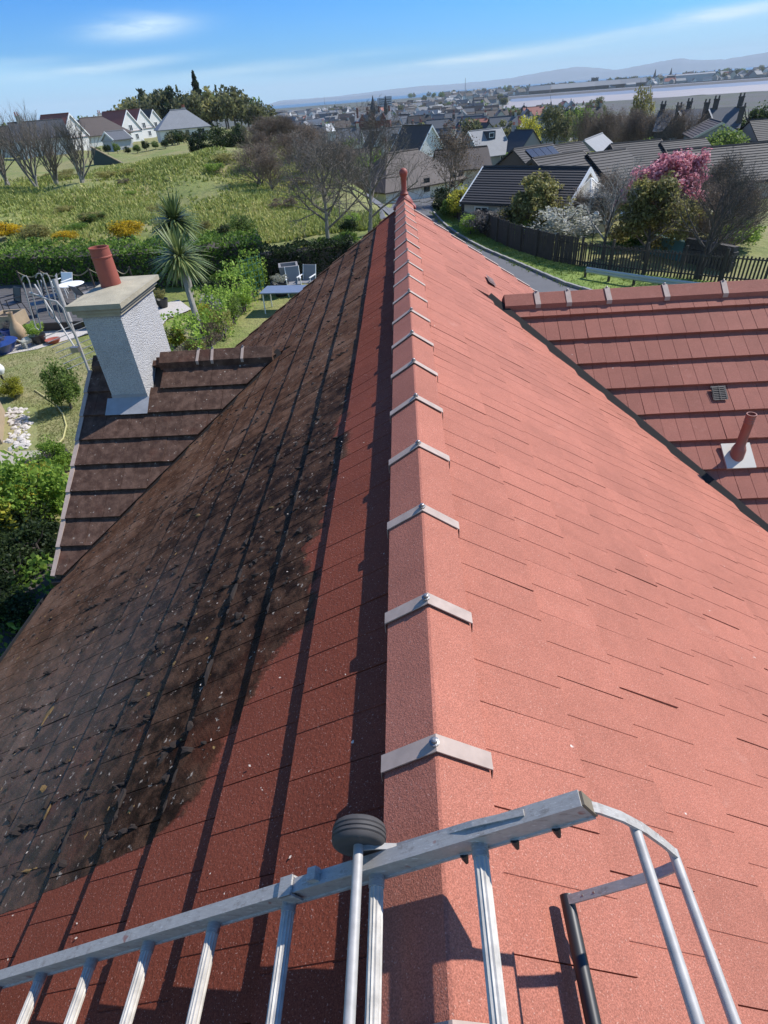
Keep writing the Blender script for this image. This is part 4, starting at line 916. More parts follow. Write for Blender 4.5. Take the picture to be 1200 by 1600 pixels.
# houses in the middle distance
house('house', 'pale grey slate roofed house with a dark dormer beyond the bungalows', *ridge_px((733, 205), (782, 199.5), -9.0+3.2), 4.2, 3.9, 'w_grey', 'r_grey', wins=[('F', 1.5, 1.7, 1.2, 1.3)], dormer=(.3, .42, 1.9, 1.4), chim=[], trim='w_white')
house('house', 'dark navy roofed house with a grey gable right of the pale slate roof', *ridge_px((801, 203), (833, 203), -6.3), 3.8, 3.6, 'w_grey', 'r_navy', trim=None, chim=[(-.9, 0, .7)])
house('house', 'small grey roofed house in front of the dark bare trees', *ridge_px((913, 219), (941, 208), -5.7), 2.5, 1.8, 'w_grey', 'r_grey')
house('house', 'brown hipped house behind the finial with a white front and black windows', *ridge_px((604, 240), (652, 233), -4.4), 4.2, 3.0, 'w_white', 'r_brown', hip=(.9, .9), wins=[('F', 4.2, 1.9, .8, 1.5, 'black'), ('F', 5.6, 1.9, .8, 1.5, 'black'), ('F', 0, 1.9, .9, 1.4, 'black')], chim=[(-1.0, .3, 1.2)])
house('house', 'dark brown roofed house with a tall white gable behind the hipped brown house', *ridge_at(650, 112, 7, -48, 7.8), 3.4, 3.9, 'w_white', 'r_brown', trim='white')
house('house', 'dark roofed cottage with white gable edge to the left of the grey dormer house', *ridge_at(688, 135, 8, -35, 6.0), 3.4, 3.2, 'w_white', 'r_brown', trim='white', chim=[(.8, 0, .8)])
house('house', 'flat looking brown roof with pale skylight strip beside the reddish bare tree', *ridge_at(722, 92, 7, 10, 4.6), 3.2, 2.0, 'w_cream', 'r_brown')
house('house', 'slate grey house with two white gables facing the road beyond the bare trees', *ridge_at(598, 165, 11, 12, 8.0), 4.2, 4.2, 'w_white', 'r_slate', trim='white')
house('house', 'steep navy gabled house with white bargeboards beside the slate grey pair', *ridge_at(582, 150, 5, -62, 7.4), 3.4, 4.6, 'w_white', 'r_navy', trim='white')
house('house', 'second steep navy gabled house with white bargeboards, nearer the road', *ridge_at(620, 140, 5, -62, 6.6), 3.2, 4.2, 'w_white', 'r_navy', trim='white')
for i, (px, ds, L, an, H, wm, rm, lb) in enumerate([
        (727, 205, 7, -55, 7.5, 'w_white', 'r_navy', 'dark roofed house with a bright white gable left of the yellow tree'),
        (707, 200, 7, -60, 6.0, 'w_white', 'r_slate', 'small white gabled house at the left foot of the dark roofed white gable house'),
        (755, 215, 8, -55, 7.0, 'w_grey', 'r_brown', 'brown roofed house with a grey gable above the pale dormer roof'),
        (612, 235, 9, 10, 7.0, 'w_white', 'r_slate', 'slate roofed white house below the tall pale flats'),
        (800, 250, 10, -20, 7.5, 'w_white', 'r_red', 'orange red roofed house shining among the grey town roofs'),
        (858, 205, 6, -75, 8.5, 'w_grey', 'r_slate', 'narrow grey house with white chimneys just right of the yellow tree'),
        (640, 255, 12, 5, 6.0, 'w_cream', 'r_brown', 'long brown roofed row behind the grey slate cottages'),
        (690, 175, 6, 20, 6.0, 'w_cream', 'r_slate', 'cream walled slate cottage above the dark roofed cottage'),
        (560, 130, 9, 15, 4.8, 'w_cream', 'r_brown', 'brown roofed cottage seen through the bare branches')]):
    house('house', lb, *ridge_at(px, ds, L, an, H), 3.6, 3.4, wm, rm, trim='white' if wm == 'w_white' else None, chim=[(-.9, 0, .8)] if i % 2 else [], wins=[('F', -1.5, 2.2, 1.0, 1.2), ('F', 1.5, 2.2, 1.0, 1.2)])
house('hall', 'long white roofed hall among the bare branches left of the red sandstone building', *ridge_at(470, 210, 17, 8, 7.0), 5, 1.6, 'w_pale', 'w_white', cat='hall')
# left row of houses across the field
house('bungalow', 'grey hipped bungalow with white walls left of the tall conifer', *ridge_at(278, 152, 3.2, 8, 5.4), 3.6, 2.9, 'w_white', 'r_grey', hip=(1, 1), wins=[('F', -1.2, 1.6, .7, 1.1, 'black'), ('F', .4, 1.6, .7, 1.1, 'black'), ('F', 3.3, 1.7, 1.6, 1.2)], chim=[(.8, .5, .6)])
house('bungalow', 'brown red hipped bungalow with cream walls between the white gables', *ridge_at(142, 165, 5, 25, 5.2), 3.8, 3.0, 'w_white', 'r_brown', hip=(1, 1), wins=[('F', 0, 1.5, 1.5, 1.1)], chim=[(.9, .3, .8)])
house('garage', 'little blue grey gabled garage in front of the brown red bungalow', *ridge_at(171, 135, 3.6, 30, 2.9), 2.0, 1.1, 'w_pale', 'r_slate', cat='garage', trim='w_white')
for i, (px, ds, an, lb) in enumerate([(180, 178, -48, 'red roofed house with a white gable, left one of the three in the row'), (203, 192, -48, 'red roofed house with a white gable, middle one of the three in the row'), (223, 206, -48, 'red roofed house with a white gable, right one of the three in the row')]):
    house('house', lb, *ridge_at(px, ds, 8, an, 6.2), 3.2, 3.6, 'w_white', ('r_red', 'r_red', 'r_brown')[i], trim='white', group='white gabled houses across the field', wins=[('E', 0, 3.0, 1.1, 1.3), ('E', 1.3, 1.2, 1.0, 1.2)])
house('house', 'white gabled house with an orange red porch roof behind the bare bushes', *ridge_at(88, 150, 7, -45, 6.0), 3.2, 3.4, 'w_white', 'r_red', trim='white')
house('house', 'dark roofed white house half hidden by the tall bare bushes at left', *ridge_at(55, 142, 9, 5, 5.2), 3.6, 2.4, 'w_white', 'r_navy', chim=[(-.6, 0, .9)])
house('house', 'grey roofed house at the left edge behind bare twigs', *ridge_at(5, 160, 10, 0, 5.0), 3.8, 2.6, 'w_pale', 'r_dark')
# red sandstone school with spirelets
c = polar(580, 300)
t = thing('sandstone_building', 'dark red sandstone building with pointed gables and two spires above the town roofs', 'school', c, -.05); t.scale = (.9, .9, .8)
mb = MB(); mb.box((0, 3, 5.2), (17, 9, 12.5)); mb.box((-7.2, -1, 5), (3, 3, 13)); part(t, 'wall', mb, M['redstone'])
mb = MB()
for (x, w, h) in ((-5, 4.5, 4.5), (-.2, 5.0, 5.0), (5.2, 4.5, 4.5)): mb.add([(x-w/2, -1.6, -1), (x+w/2, -1.6, -1), (x+w/2, -1.6, 10.2), (x, -1.6, 10.2+h), (x-w/2, -1.6, 10.2), (x-w/2, 3, -1), (x+w/2, 3, -1), (x+w/2, 3, 10.2), (x, 3, 10.2+h), (x-w/2, 3, 10.2)], [(0, 1, 2, 3, 4), (0, 4, 9, 5), (1, 6, 7, 2), (4, 3, 8, 9), (3, 2, 7, 8)])
part(t, 'gable', mb, M['redstone'], kind='stuff')
mb = MB(); mb.add([(-8.8, -1.8, 11.4), (8.8, -1.8, 11.4), (8.8, 3, 15.4), (-8.8, 3, 15.4), (8.8, 7.8, 11.4), (-8.8, 7.8, 11.4)], [(0, 1, 2, 3), (3, 2, 4, 5), (0, 3, 5), (1, 4, 2)]); part(t, 'roof', mb, M['r_grey'])
for (x, h, w) in ((.4, 9, 1.5), (6.6, 8.5, 1.1)):
    mb = MB(); mb.lathe([(w, 12), (w, 16), (w*1.1, 16.2), (0, 16+h*.75)], (x, 2, 0), 8); part(t, 'spire', mb, M['r_navy'])
mb = MB()
for (x, y) in ((-7.2, -1), (-2.6, 2), (3, 3), (8, 3)): mb.box((x, y, 15.4), (.9, .9, 4.5))
part(t, 'chimney', mb, M['redstone'], kind='stuff')
for i, x in enumerate((-5, -.2, 5.2)):
    for z in (3.5, 7.5): mb = MB(); mb.box((x, -1.66, z), (1.7, .1, 2.2)); part(t, 'window', mb, M['glass'])
# Victorian dark stone house
c = polar(1108, 118)
t = thing('victorian_house', 'tall dark stone villa with steep twin gables and many chimneys on the right', 'villa', c, -.45); t.scale = (.92, .92, .70)
mb = MB(); mb.box((0, 4, 3.0), (13, 8, 8.5)); part(t, 'wall', mb, M['stone'])
for x in (-3.2, 1.4):
    mb = MB(); w, h = 4.2, 4.2; mb.add([(x-w/2, -1.2, -2), (x+w/2, -1.2, -2), (x+w/2, -1.2, 6.2), (x, -1.2, 6.2+h), (x-w/2, -1.2, 6.2), (x-w/2, 4, -2), (x+w/2, 4, -2), (x+w/2, 4, 6.2), (x, 4, 6.2+h), (x-w/2, 4, 6.2)], [(0, 1, 2, 3, 4), (0, 4, 9, 5), (1, 6, 7, 2)]); g_ = part(t, 'gable', mb, M['stone'])
    mb = MB(); mb.add([(x-w/2-.2, -1.3, 6.1), (x, -1.3, 6.4+h), (x, 4, 6.4+h), (x-w/2-.2, 4, 6.1), (x+w/2+.2, -1.3, 6.1), (x+w/2+.2, 4, 6.1)], [(0, 1, 2, 3), (1, 4, 5, 2)]); part(g_, 'roof', mb, M['r_grey'])
    for z in (1.8, 4.8): mb = MB(); mb.box((x, -1.26, z), (1.2, .12, 1.7)); part(g_, 'window', mb, M['white'])
mb = MB(); mb.add([(-6.8, -.3, 6.9), (6.8, -.3, 6.9), (6.8, 4, 10.6), (-6.8, 4, 10.6), (6.8, 8.3, 6.9), (-6.8, 8.3, 6.9)], [(0, 1, 2, 3), (3, 2, 4, 5), (0, 3, 5), (1, 4, 2)]); part(t, 'roof', mb, M['r_slate'])
for (x, y, h) in ((-6.2, 4, 12.6), (-3.4, 1.5, 12.3), (-2.0, 4.5, 12.8), (.9, 1.0, 12.6), (2.2, 4, 13.0), (5.9, 4, 13.2), (6.4, 1.0, 11.5)):
    mb = MB(); h -= .9; mb.box((x, y, h-1.6), (.85, .7, 3.2)); mb.box((x, y, h+.05), (1.0, .85, .25))
    for dx in (-.28, .28): mb.lathe([(.14, 0), (.12, .6), (.09, .6)], (x+dx, y, h+.17), 6)
    part(t, 'chimney', mb, M['stone'], kind='stuff')
# high flats, far churches and tower
c = polar(600, 980); t = thing('tower_block', 'pale high block of flats rising over the town on the horizon', 'flats', c, .3); t.scale = (.8, .8, .75)
mb = MB(); mb.box((-6, 0, 9), (11, 12, 29)); mb.box((7, 2, 10), (11, 12, 31)); part(t, 'wall', mb, M['w_pale'], kind='stuff')
for x, y in ((-6, -6.1), (7, -4.1)):
    for z in range(7):
        mb = MB(); mb.box((x, y, 1+z*3.3), (9, .2, 1.2)); part(t, 'window', mb, M['glass'])
c = polar(930, 1750); t = thing('church_tower', 'square dark tower standing on the far shore trees', 'tower', c, .2); t.scale = (.75, .75, .62)
mb = MB(); mb.box((0, 0, 12), (17, 15, 36)); 
for sx_ in (-1, 1):
    for sy in (-1, 1): mb.box((sx_*7, sy*6, 31), (3, 3, 3))
part(t, 'wall', mb, M['stone'], kind='stuff')
for px, lb in ((1024, 'left one of the two thin dark church spires on the far shore'), (1049, 'right one of the two thin dark church spires on the far shore')):
    c = polar(px, 1700); t = thing('church_spire', lb, 'spire', c, .4, 'church spires on the far shore'); t.scale = (.7, .7, .62); mb = MB(); mb.box((0, 0, 8), (7, 7, 22)); part(t, 'tower', mb, M['stone']); mb = MB(); mb.lathe([(4.6, 19), (0.3, 43), (0, 43.5)], (0, 0, 0), 8); part(t, 'spire', mb, M['stone'])
c = polar(727, 1600); t = thing('mast', 'thin grey mast standing in the far town', 'mast', c); mb = MB(); mb.tube([(0, 0, 0), (0, 0, 38)], [.8, .35], 5); part(t, 'pole', mb, M['w_grey'])

# the town: a few prototype houses copied along the slope, each its own thing
def proto(nm, lb, wall, roof, L, half, H, drop, wide=False):
    t = house(nm, lb, Vector((-L/2, 0, H)), Vector((L/2, 0, H)), half, drop, wall, roof, gz=-1.0, chim=[(.9, 0, .8)], group=None); t.location = (0, 0, -400); return t
PR = [('w_white', 'r_slate', 'distant town house with white walls under a blue grey slate roof'), ('w_grey', 'r_dark', 'distant town house with grey walls under a dark tiled roof'),
      ('w_cream', 'r_brown', 'distant town house with cream walls under a brown roof'), ('w_white', 'r_red', 'distant town house with white walls under a red tiled roof'),
      ('w_grey', 'r_grey', 'distant town house with grey walls under a pale slate roof'), ('w_dark', 'r_slate', 'distant town house with dark walls under a slate roof')]
protos = [proto('town_house', lb, w, r_, 8.5, 3.8, 6.6, 3.3) for (w, r_, lb) in PR]
spots = []; rt = random.Random(5); tries = 0
while len(spots) < 262 and tries < 20000:
    tries += 1
    far = rt.random() < .36
    if far: px = rt.uniform(690, 1230); ds = rt.uniform(1395, 2100)
    else: px = rt.uniform(415, 930); ds = 190*(1150/190)**rt.random()
    if not far:
        if px > 790 and ds > 560: continue
        if px > 720 and ds < 215: continue
        if 540 < px < 625 and ds < 330: continue
        if px < 470 and ds < 300: continue
    p = polar(px, ds); sp = max(8, ds*.0085)
    if any((p.x-q[0])**2+(p.y-q[1])**2 < sp*sp for q in spots): continue
    spots.append((p.x, p.y, p.z, ds))
used = set()
for (x, y, z, ds) in spots:
    k = rt.choices(range(6), (4, 5, 3, 1.2, 3, 3))[0]; s_ = 1.0 if ds < 700 else (1.25 if ds < 1300 else 1.7)
    an = rt.choice((0.1, .25, .9, 1.5, -.4))+rt.uniform(-.15, .15); o = protos[k]
    if k not in used: used.add(k); o.location = (x, y, z); o.rotation_euler = (0, 0, an); o.scale = (s_*rt.uniform(.9, 1.3), s_, s_*rt.uniform(.8, 1.15)); o['group'] = PR[k][2].replace('distant town house', 'distant town houses')
    else: dup(o, (x, y, z), an, (s_*rt.uniform(.9, 1.5), s_, s_*rt.uniform(.8, 1.15)), group=PR[k][2].replace('distant town house', 'distant town houses'))
for k in range(6):
    if k not in used: protos[k].location = polar(600+k*5, 900+k*30)
bmx = MB()
for i in range(620):
    far = rt.random() < .45; px = rt.uniform(690, 1230) if far else rt.uniform(415, 790); ds = rt.uniform(1400, 2300) if far else rt.uniform(420, 1350)
    if px > 720 and not far and ds > 620: continue
    p = polar(px, ds); an = rt.choice((.1, .9, 1.5, -.4))+rt.uniform(-.2, .2); u = Vector((math.cos(an), math.sin(an), 0)); v = Vector((-u.y, u.x, 0)); L, w = rt.uniform(9, 20), rt.uniform(6, 9); h, rh = rt.uniform(4, 6.5), rt.uniform(2.5, 4); Zv = Vector((0, 0, 1)); c = [p-u*L/2-v*w/2, p+u*L/2-v*w/2, p+u*L/2+v*w/2, p-u*L/2+v*w/2]; e = [q+Zv*h for q in c]; r1, r2 = p-u*L/2+Zv*(h+rh), p+u*L/2+Zv*(h+rh); wm = rt.choice((0, 0, 1, 1, 1)); rm = rt.choice((2, 2, 3, 3, 4, 5))
    bmx.add(c+e+[r1, r2], [(0, 1, 5, 4), (1, 2, 6, 5), (2, 3, 7, 6), (3, 0, 4, 7), (4, 8, 7), (5, 6, 9)], wm); bmx.add(e+[r1, r2], [(0, 1, 5, 4), (2, 3, 4, 5)], rm)
link('distant_houses', bmx.mesh('distant_houses', [M[k] for k in ('w_white', 'w_grey', 'r_dark', 'r_slate', 'r_grey', 'r_brown')]), kind='stuff')
for i, (px, ds, L, w) in enumerate([(868, 1400, 52, 24), (905, 1410, 60, 26), (942, 1420, 66, 24), (986, 1430, 58, 22), (1080, 1500, 90, 22), (845, 1390, 40, 20)]):
    p1, p2 = ridge_at(px, ds, L, 8-3*i, 15); house('waterfront_building', ['dark gabled waterfront block with pale roof at the left of the row on the promenade', 'second dark waterfront block from the left with a pale roof', 'long pale roofed waterfront building below the square tower', 'broken roofline of white and dark waterfront houses', 'long flat pale blue shed on the far shore', 'small low waterfront block at the end of the promenade row'][i], p1, p2, w/2, 7 if i != 4 else 2, 'w_dark' if i != 4 else 'w_pale', 'r_grey', cat='building')

# ------------------------------------------------------------------ road, kerb, verge, fence, barrier
KP = [(935, 462), (885, 447), (850, 432), (800, 410), (760, 393), (735, 380), (715, 368), (700, 357), (688, 346), (678, 334)]
K = [at(*p) for p in KP]; K = [ground(K[0]+(K[0]-K[1]).normalized()*d+Vector((d*d*.012, 0, 0))) for d in (24, 16, 8)]+K
def resample(P, step):
    out = [P[0]]
    for a, b in zip(P, P[1:]):
        n = max(1, int((b-a).length/step))
        for i in range(1, n+1): out.append(a.lerp(b, i/n))
    return [Vector((p.x, p.y, 0)) for p in out]
def strip(name, A, B, mat, lift, nx=8, kind='structure', obj=True):
    mb = MB(); n = len(A)
    for a, b in zip(A, B):
        for j in range(nx+1): p = a.lerp(b, j/nx); mb.v.append((p.x, p.y, terrain(p.x, p.y)+lift))
    for i in range(n-1):
        for j in range(nx): k = i*(nx+1)+j; mb.f.append((k, k+1, k+nx+2, k+nx+1)); mb.m.append(0)
    return link(name, mb.mesh(name, mat), kind=kind)
def offset(P, d):
    out = []
    for i, p in enumerate(P):
        t = (P[min(i+1, len(P)-1)]-P[max(i-1, 0)]).normalized(); out.append(p+Vector((-t.y, t.x, 0))*d)
    return out
KR = resample(K, 1.0); KL = offset(KR, 6.2)
strip('road', KR, KL, M['tarmac'], .05)
farR = resample([at(678, 334), at(675, 320), at(682, 306), at(694, 294)], 3.0); farL = resample([at(588, 349), at(604, 325), at(617, 308), at(636, 293)], 3.0)
m_ = min(len(farR), len(farL)); pick = lambda P: [P[int(i*(len(P)-1)/(m_-1))] for i in range(m_)]
strip('road', pick(farR), pick(farL), M['tarmac'], .06, 10)
mb = MB(); kb = [Vector((p.x, p.y, terrain(p.x, p.y)+.09)) for p in KR]
mb.sweep(kb, [(-.07, -.12), (.07, -.12), (.07, .05), (-.07, .05)], 0, (0, 0, 1)) if False else None
for a, b in zip(kb, kb[1:]):
    c = (a+b)/2; d = b-a; mb.box(c, (.14, d.length-.02, .2), 0, Matrix.Rotation(-math.atan2(d.x, d.y), 3, 'Z'))
t = link('kerb', mb.mesh('kerb', M['kerb']), kind='structure')
FP = [(684, 322), (700, 333), (720, 347), (745, 362), (770, 377), (800, 391), (830, 401), (860, 410), (900, 418), (940, 424), (1000, 432), (1060, 438), (1120, 444), (1200, 452), (1290, 462)]
FPW = [at(*p) for p in FP]
def lawn_mat(name, a, b, c_):
    m, nt, bb = newmat(name); g = node(nt, 'ShaderNodeNewGeometry'); pos = g.outputs['Position']
    n1 = noise(nt, pos, .8, 5, .65); n2 = noise(nt, pos, 7, 4, .7)
    c = mixc(nt, ramp(nt, n1, .35, .65), a, b); c = mixc(nt, ramp(nt, n2, .5, .8), c, c_); setin(nt, bb, 'Base Color', c); setin(nt, bb, 'Roughness', .95); bump(nt, bb, n2, .7, .06); return m
M['verge'] = lawn_mat('verge_grass', (.13, .20, .03), (.20, .26, .05), (.09, .14, .025)); M['lawn'] = lawn_mat('dry_lawn', (.19, .21, .065), (.28, .245, .115), (.16, .19, .06))
FR = resample(FPW, 1.5)
def nearest_pair(P, Q): return [min(Q, key=lambda q: (q-p).length) for p in P]
vA = [p for p in KR if p.y < 60]; vB = nearest_pair(vA, resample(FPW, .4))
strip('grass_verge', offset(vA, -.08), [a+(b-a)*1.02 for a, b in zip(vA, vB)], M['verge'], .10, 6)
fence = thing('timber_fence', 'long dark timber fence curving along the grass verge, open slatted towards the right', 'fence', FPW[7])
FS = resample(FPW, .02); pos_, acc = [], 0.0
bm1, bm2, bm3 = MB(), MB(), MB()
bm1.box((0, 0, .80), (.142, .022, 1.56)); bm2.box((0, 0, .70), (.085, .024, 1.34)); bm3.box((0, 0, .80), (.11, .11, 1.75))
me1, me2, me3 = bm1.mesh('board', M['fence']), bm2.mesh('slat', M['fence']), bm3.mesh('post', M['fence'])
last = None; cum = 0; nb = 0; nextb = 0; nextp = 0; railpts = []
for a, b in zip(FS, FS[1:]):
    cum += (b-a).length; yaw = math.atan2(b.y-a.y, b.x-a.x); openf = a.x > FPW[8].x
    if cum >= nextb and nb < 298:
        z = terrain(a.x, a.y); o = link('slat' if openf else 'board', me2 if openf else me1, fence, (a.x-FPW[7].x, a.y-FPW[7].y, z-FPW[7].z+random.uniform(-.02, .02))); o.rotation_euler = (random.gauss(0, .01), random.gauss(0, .012), yaw); nb += 1; nextb = cum+(.152 if openf else .148)
        if openf: o.location += Vector((-math.sin(yaw), math.cos(yaw), 0))*(.02 if nb % 2 else -.02)
    if cum >= nextp:
        z = terrain(a.x, a.y); o = link('post', me3, fence, (a.x-FPW[7].x+math.sin(yaw)*.07, a.y-FPW[7].y-math.cos(yaw)*.07 if not openf else a.y-FPW[7].y, z-FPW[7].z)); o.rotation_euler = (0, 0, yaw); nextp = cum+1.85; railpts.append((a.x, a.y, z, yaw))
for h in (.35, 1.25):
    mb = MB()
    for (x, y, z, yw), (x2, y2, z2, _) in zip(railpts, railpts[1:]): mb.tube([(x, y, z+h), (x2, y2, z2+h)], .045, 4)
    part(fence, 'rail', mb, M['fence'], world=True)
BP = [at(914, 437), at(960, 445), at(1010, 453), at(1080, 463), at(1150, 471)]
t = thing('crash_barrier', 'pale galvanised crash barrier on short posts along the grass verge', 'barrier', BP[0])
mb = MB(); z = lambda p, h: Vector((p.x, p.y, terrain(p.x, p.y)+h))
mb.sweep([z(p, .50) for p in BP], [(-.15, .0), (-.09, .04), (-.03, .04), (0, .01), (.03, .04), (.09, .04), (.15, 0), (.15, -.012), (.09, .025), (.03, .025), (0, -.008), (-.03, .025), (-.09, .025), (-.15, -.012)], 0, (0, 0, 1)); part(t, 'beam', mb, M['steel'], world=True)
for i in range(6):
    f = i/5*4; k = min(int(f), 3); p = BP[k].lerp(BP[k+1], f-k); mb = MB(); mb.box(z(p, .22)+Vector((0, .07, 0)), (.12, .09, .62)); part(t, 'post', mb, M['fence'], world=True)
# teal boat-like cover and dark stone wall behind the fence, two round white lamps, pale patio
a, b = polar(1072, 40), polar(1138, 38)
t = thing('garden_wall', 'low teal painted wall between the tree trunks behind the slatted fence', 'wall', a); mb = MB(); d = b-a; mb.box((a+b)/2+Vector((0, 0, .45)), (d.length, .25, 1.1), 0, Matrix.Rotation(math.atan2(d.y, d.x), 3, 'Z')); mb.box((a+b)/2+Vector((0, 0, 1.03)), (d.length+.1, .34, .07), 0, Matrix.Rotation(math.atan2(d.y, d.x), 3, 'Z')); part(t, 'wall', mb, M['teal'], world=True, kind='stuff')
a, b = polar(1142, 38), polar(1240, 36)
t = thing('stone_wall', 'dark stone wall at the right edge behind the slatted fence', 'wall', a); mb = MB(); d = b-a
for r_ in range(5):
    for k in range(18):
        c = a+d*((k+.5*(r_ % 2))/18)+Vector((0, 0, .12+r_*.25)); mb = MB(); mb.box(c, (d.length/18-.02, .3+random.uniform(0, .06), .23), 0, Matrix.Rotation(math.atan2(d.y, d.x)+random.gauss(0, .02), 3, 'Z')); part(t, 'stone', mb, M['stone'], world=True)
for px, lb in ((964, 'white globe garden lamp, left one behind the slatted fence'), (1011, 'white globe garden lamp beneath the bare grey tree')):
    c = polar(px, 42); t = thing('garden_lamp', lb, 'lamp', c, 0, 'white globe lamps'); mb = MB(); mb.tube([(0, 0, 0), (0, 0, 1.7)], .03, 6); part(t, 'post', mb, M['black']); mb = MB(); mb.lathe([(0, 1.68), (.1, 1.71), (.16, 1.82), (.16, 1.9), (.1, 2.01), (0, 2.04)], (0, 0, 0), 12); part(t, 'globe', mb, M['white'], True)

# cars and a motorbike by the far house
def car(label, p, rot, paint):
    t = thing('parked_car', label, 'car', p, rot, 'cars parked near the far house'); mb = MB()
    side = [(-2.0, .35), (-2.0, .75), (-1.2, .88), (-.7, 1.38), (.75, 1.42), (1.35, .95), (2.0, .85), (2.05, .35)]; n = len(side); w = .85
    vs = [(x, -w*(.8 if z > 1.2 else 1), z) for x, z in side]+[(x, w*(.8 if z > 1.2 else 1), z) for x, z in side]
    mb.add(vs, [tuple(range(n)), tuple(range(2*n-1, n-1, -1))]+[(k, n+k, n+(k+1) % n, (k+1) % n) for k in range(n)]); part(t, 'body', mb, paint)
    gb = MB(); 
    for s_ in (-1, 1): gb.add([(-1.0, s_*w*.93, .95), (-.65, s_*w*.82, 1.30), (.70, s_*w*.82, 1.33), (1.15, s_*w*.93, .97)], [(0, 1, 2, 3)])
    part(t, 'side_window', gb, M['glass'], kind='stuff')
    wb = MB()
    for x in (-1.3, 1.3):
        for s_ in (-1, 1): wb = MB(); wb.lathe([(.0, -.1), (.3, -.1), (.3, .1), (0, .1)], (x, s_*.8, .3), 12, 0, (0, 1, 0)); part(t, 'wheel', wb, M['tyre'])
    return t
car('white car parked under the bare tree left of the finial', ground(at(597, 297)), .4, simple('car_white', (.7, .7, .7), .3)); car('silver car parked before the white fronted brown house', ground(at(652, 300)), 2.4, simple('car_silver', (.35, .36, .38), .3, .1, 3, .5))
car('dark car parked right of the silver car at the road end', ground(at(676, 299)), .2, simple('car_dark', (.03, .03, .035), .3))

# ------------------------------------------------------------------ left garden
def poly_sheet(name, pts, mat, lift, kind='structure', sub=14):
    P = [at(*p) if len(p) == 2 else Vector(p) for p in pts]; c = sum(P, Vector())/len(P); mb = MB(); mb.v.append((c.x, c.y, terrain(c.x, c.y)+lift))
    ring = []
    for a, b in zip(P, P[1:]+P[:1]):
        for k in range(4): ring.append(a.lerp(b, k/4))
    for r_ in range(1, sub+1):
        for p in ring: q = c.lerp(p, r_/sub); mb.v.append((q.x, q.y, terrain(q.x, q.y)+lift))
    n = len(ring)
    for k in range(n): mb.f.append((0, 1+k, 1+(k+1) % n)); mb.m.append(0)
    for r_ in range(sub-1):
        for k in range(n): a = 1+r_*n; mb.f.append((a+k, a+n+k, a+n+(k+1) % n, a+(k+1) % n)); mb.m.append(0)
    me = mb.mesh(name, mat)
    bm = bmesh.new(); bm.from_mesh(me); bmesh.ops.recalc_face_normals(bm, faces=bm.faces)
    if sum(f.normal.z for f in bm.faces) < 0: bmesh.ops.reverse_faces(bm, faces=bm.faces)
    bm.to_mesh(me); bm.free()
    return link(name, me, kind=kind)
lawn = poly_sheet('lawn', [(-140, 580), (-10, 558), (60, 545), (115, 528), (160, 560), (190, 660), (120, 715), (70, 708), (0, 712), (-160, 740)], M['lawn'], .03)
poly_sheet('lawn', [(238, 520), (290, 505), (300, 540), (270, 580), (230, 560)], M['lawn'], .03)
poly_sheet('gravel_bed', [(-60, 560), (-40, 528), (60, 512), (130, 505), (150, 520), (115, 530), (60, 547), (0, 558)], M['gravel'], .045)
poly_sheet('gravel_bed', [(235, 512), (240, 480), (280, 470), (300, 485), (262, 500), (246, 520)], M['gravel'], .045)
poly_sheet('paved_path', [(-120, 745), (-60, 712), (20, 708), (80, 706), (95, 716), (60, 760), (20, 810), (-60, 820)], M['paver'], .05)
# stone patch beside the conservatory corner
for i in range(120):
    p = at(random.uniform(14, 44)+random.uniform(-6, 6), random.uniform(640, 705)); cnt[0] += 1
    if i == 0: rock_t = thing('rockery', 'pale loose stones edging the white conservatory corner', 'rockery', p)
    mb = MB(); r_ = random.uniform(.035, .085); mb.blob(p+Vector((0, 0, .03)), (r_*random.uniform(.8, 1.4), r_*random.uniform(.8, 1.3), r_*.6), i, 7, 4, .35); part(rock_t, 'stone', mb, M['pebble'], world=True)
# conservatory corner at the left edge
c = at(-78, 690); t = thing('garden_room', 'white framed corner of a garden room at the left edge above pale timber panels', 'garden room', c, .5)
mb = MB(); mb.box((0, 0, .35), (2.4, 2.0, .9)); part(t, 'timber_base', mb, M['timber'])
mb = MB(); mb.box((0, 0, 1.35), (2.3, 1.9, 1.1)); part(t, 'glazing', mb, simple('pale_glass', (.25, .30, .33), .15))
for x in (-1.18, -.4, .4, 1.18):
    for y in (-.98, .98): mb = MB(); mb.box((x, y, 1.35), (.1, .1, 1.15)); part(t, 'mullion', mb, M['white'])
mb = MB(); mb.add([(-1.5, -1.3, 1.9), (1.5, -1.3, 1.9), (1.5, 1.3, 1.9), (-1.5, 1.3, 1.9), (-.6, 0, 2.5), (.6, 0, 2.5)], [(0, 1, 5, 4), (1, 2, 5), (2, 3, 4, 5), (3, 0, 4), (3, 2, 1, 0)]); part(t, 'roof', mb, M['white'])
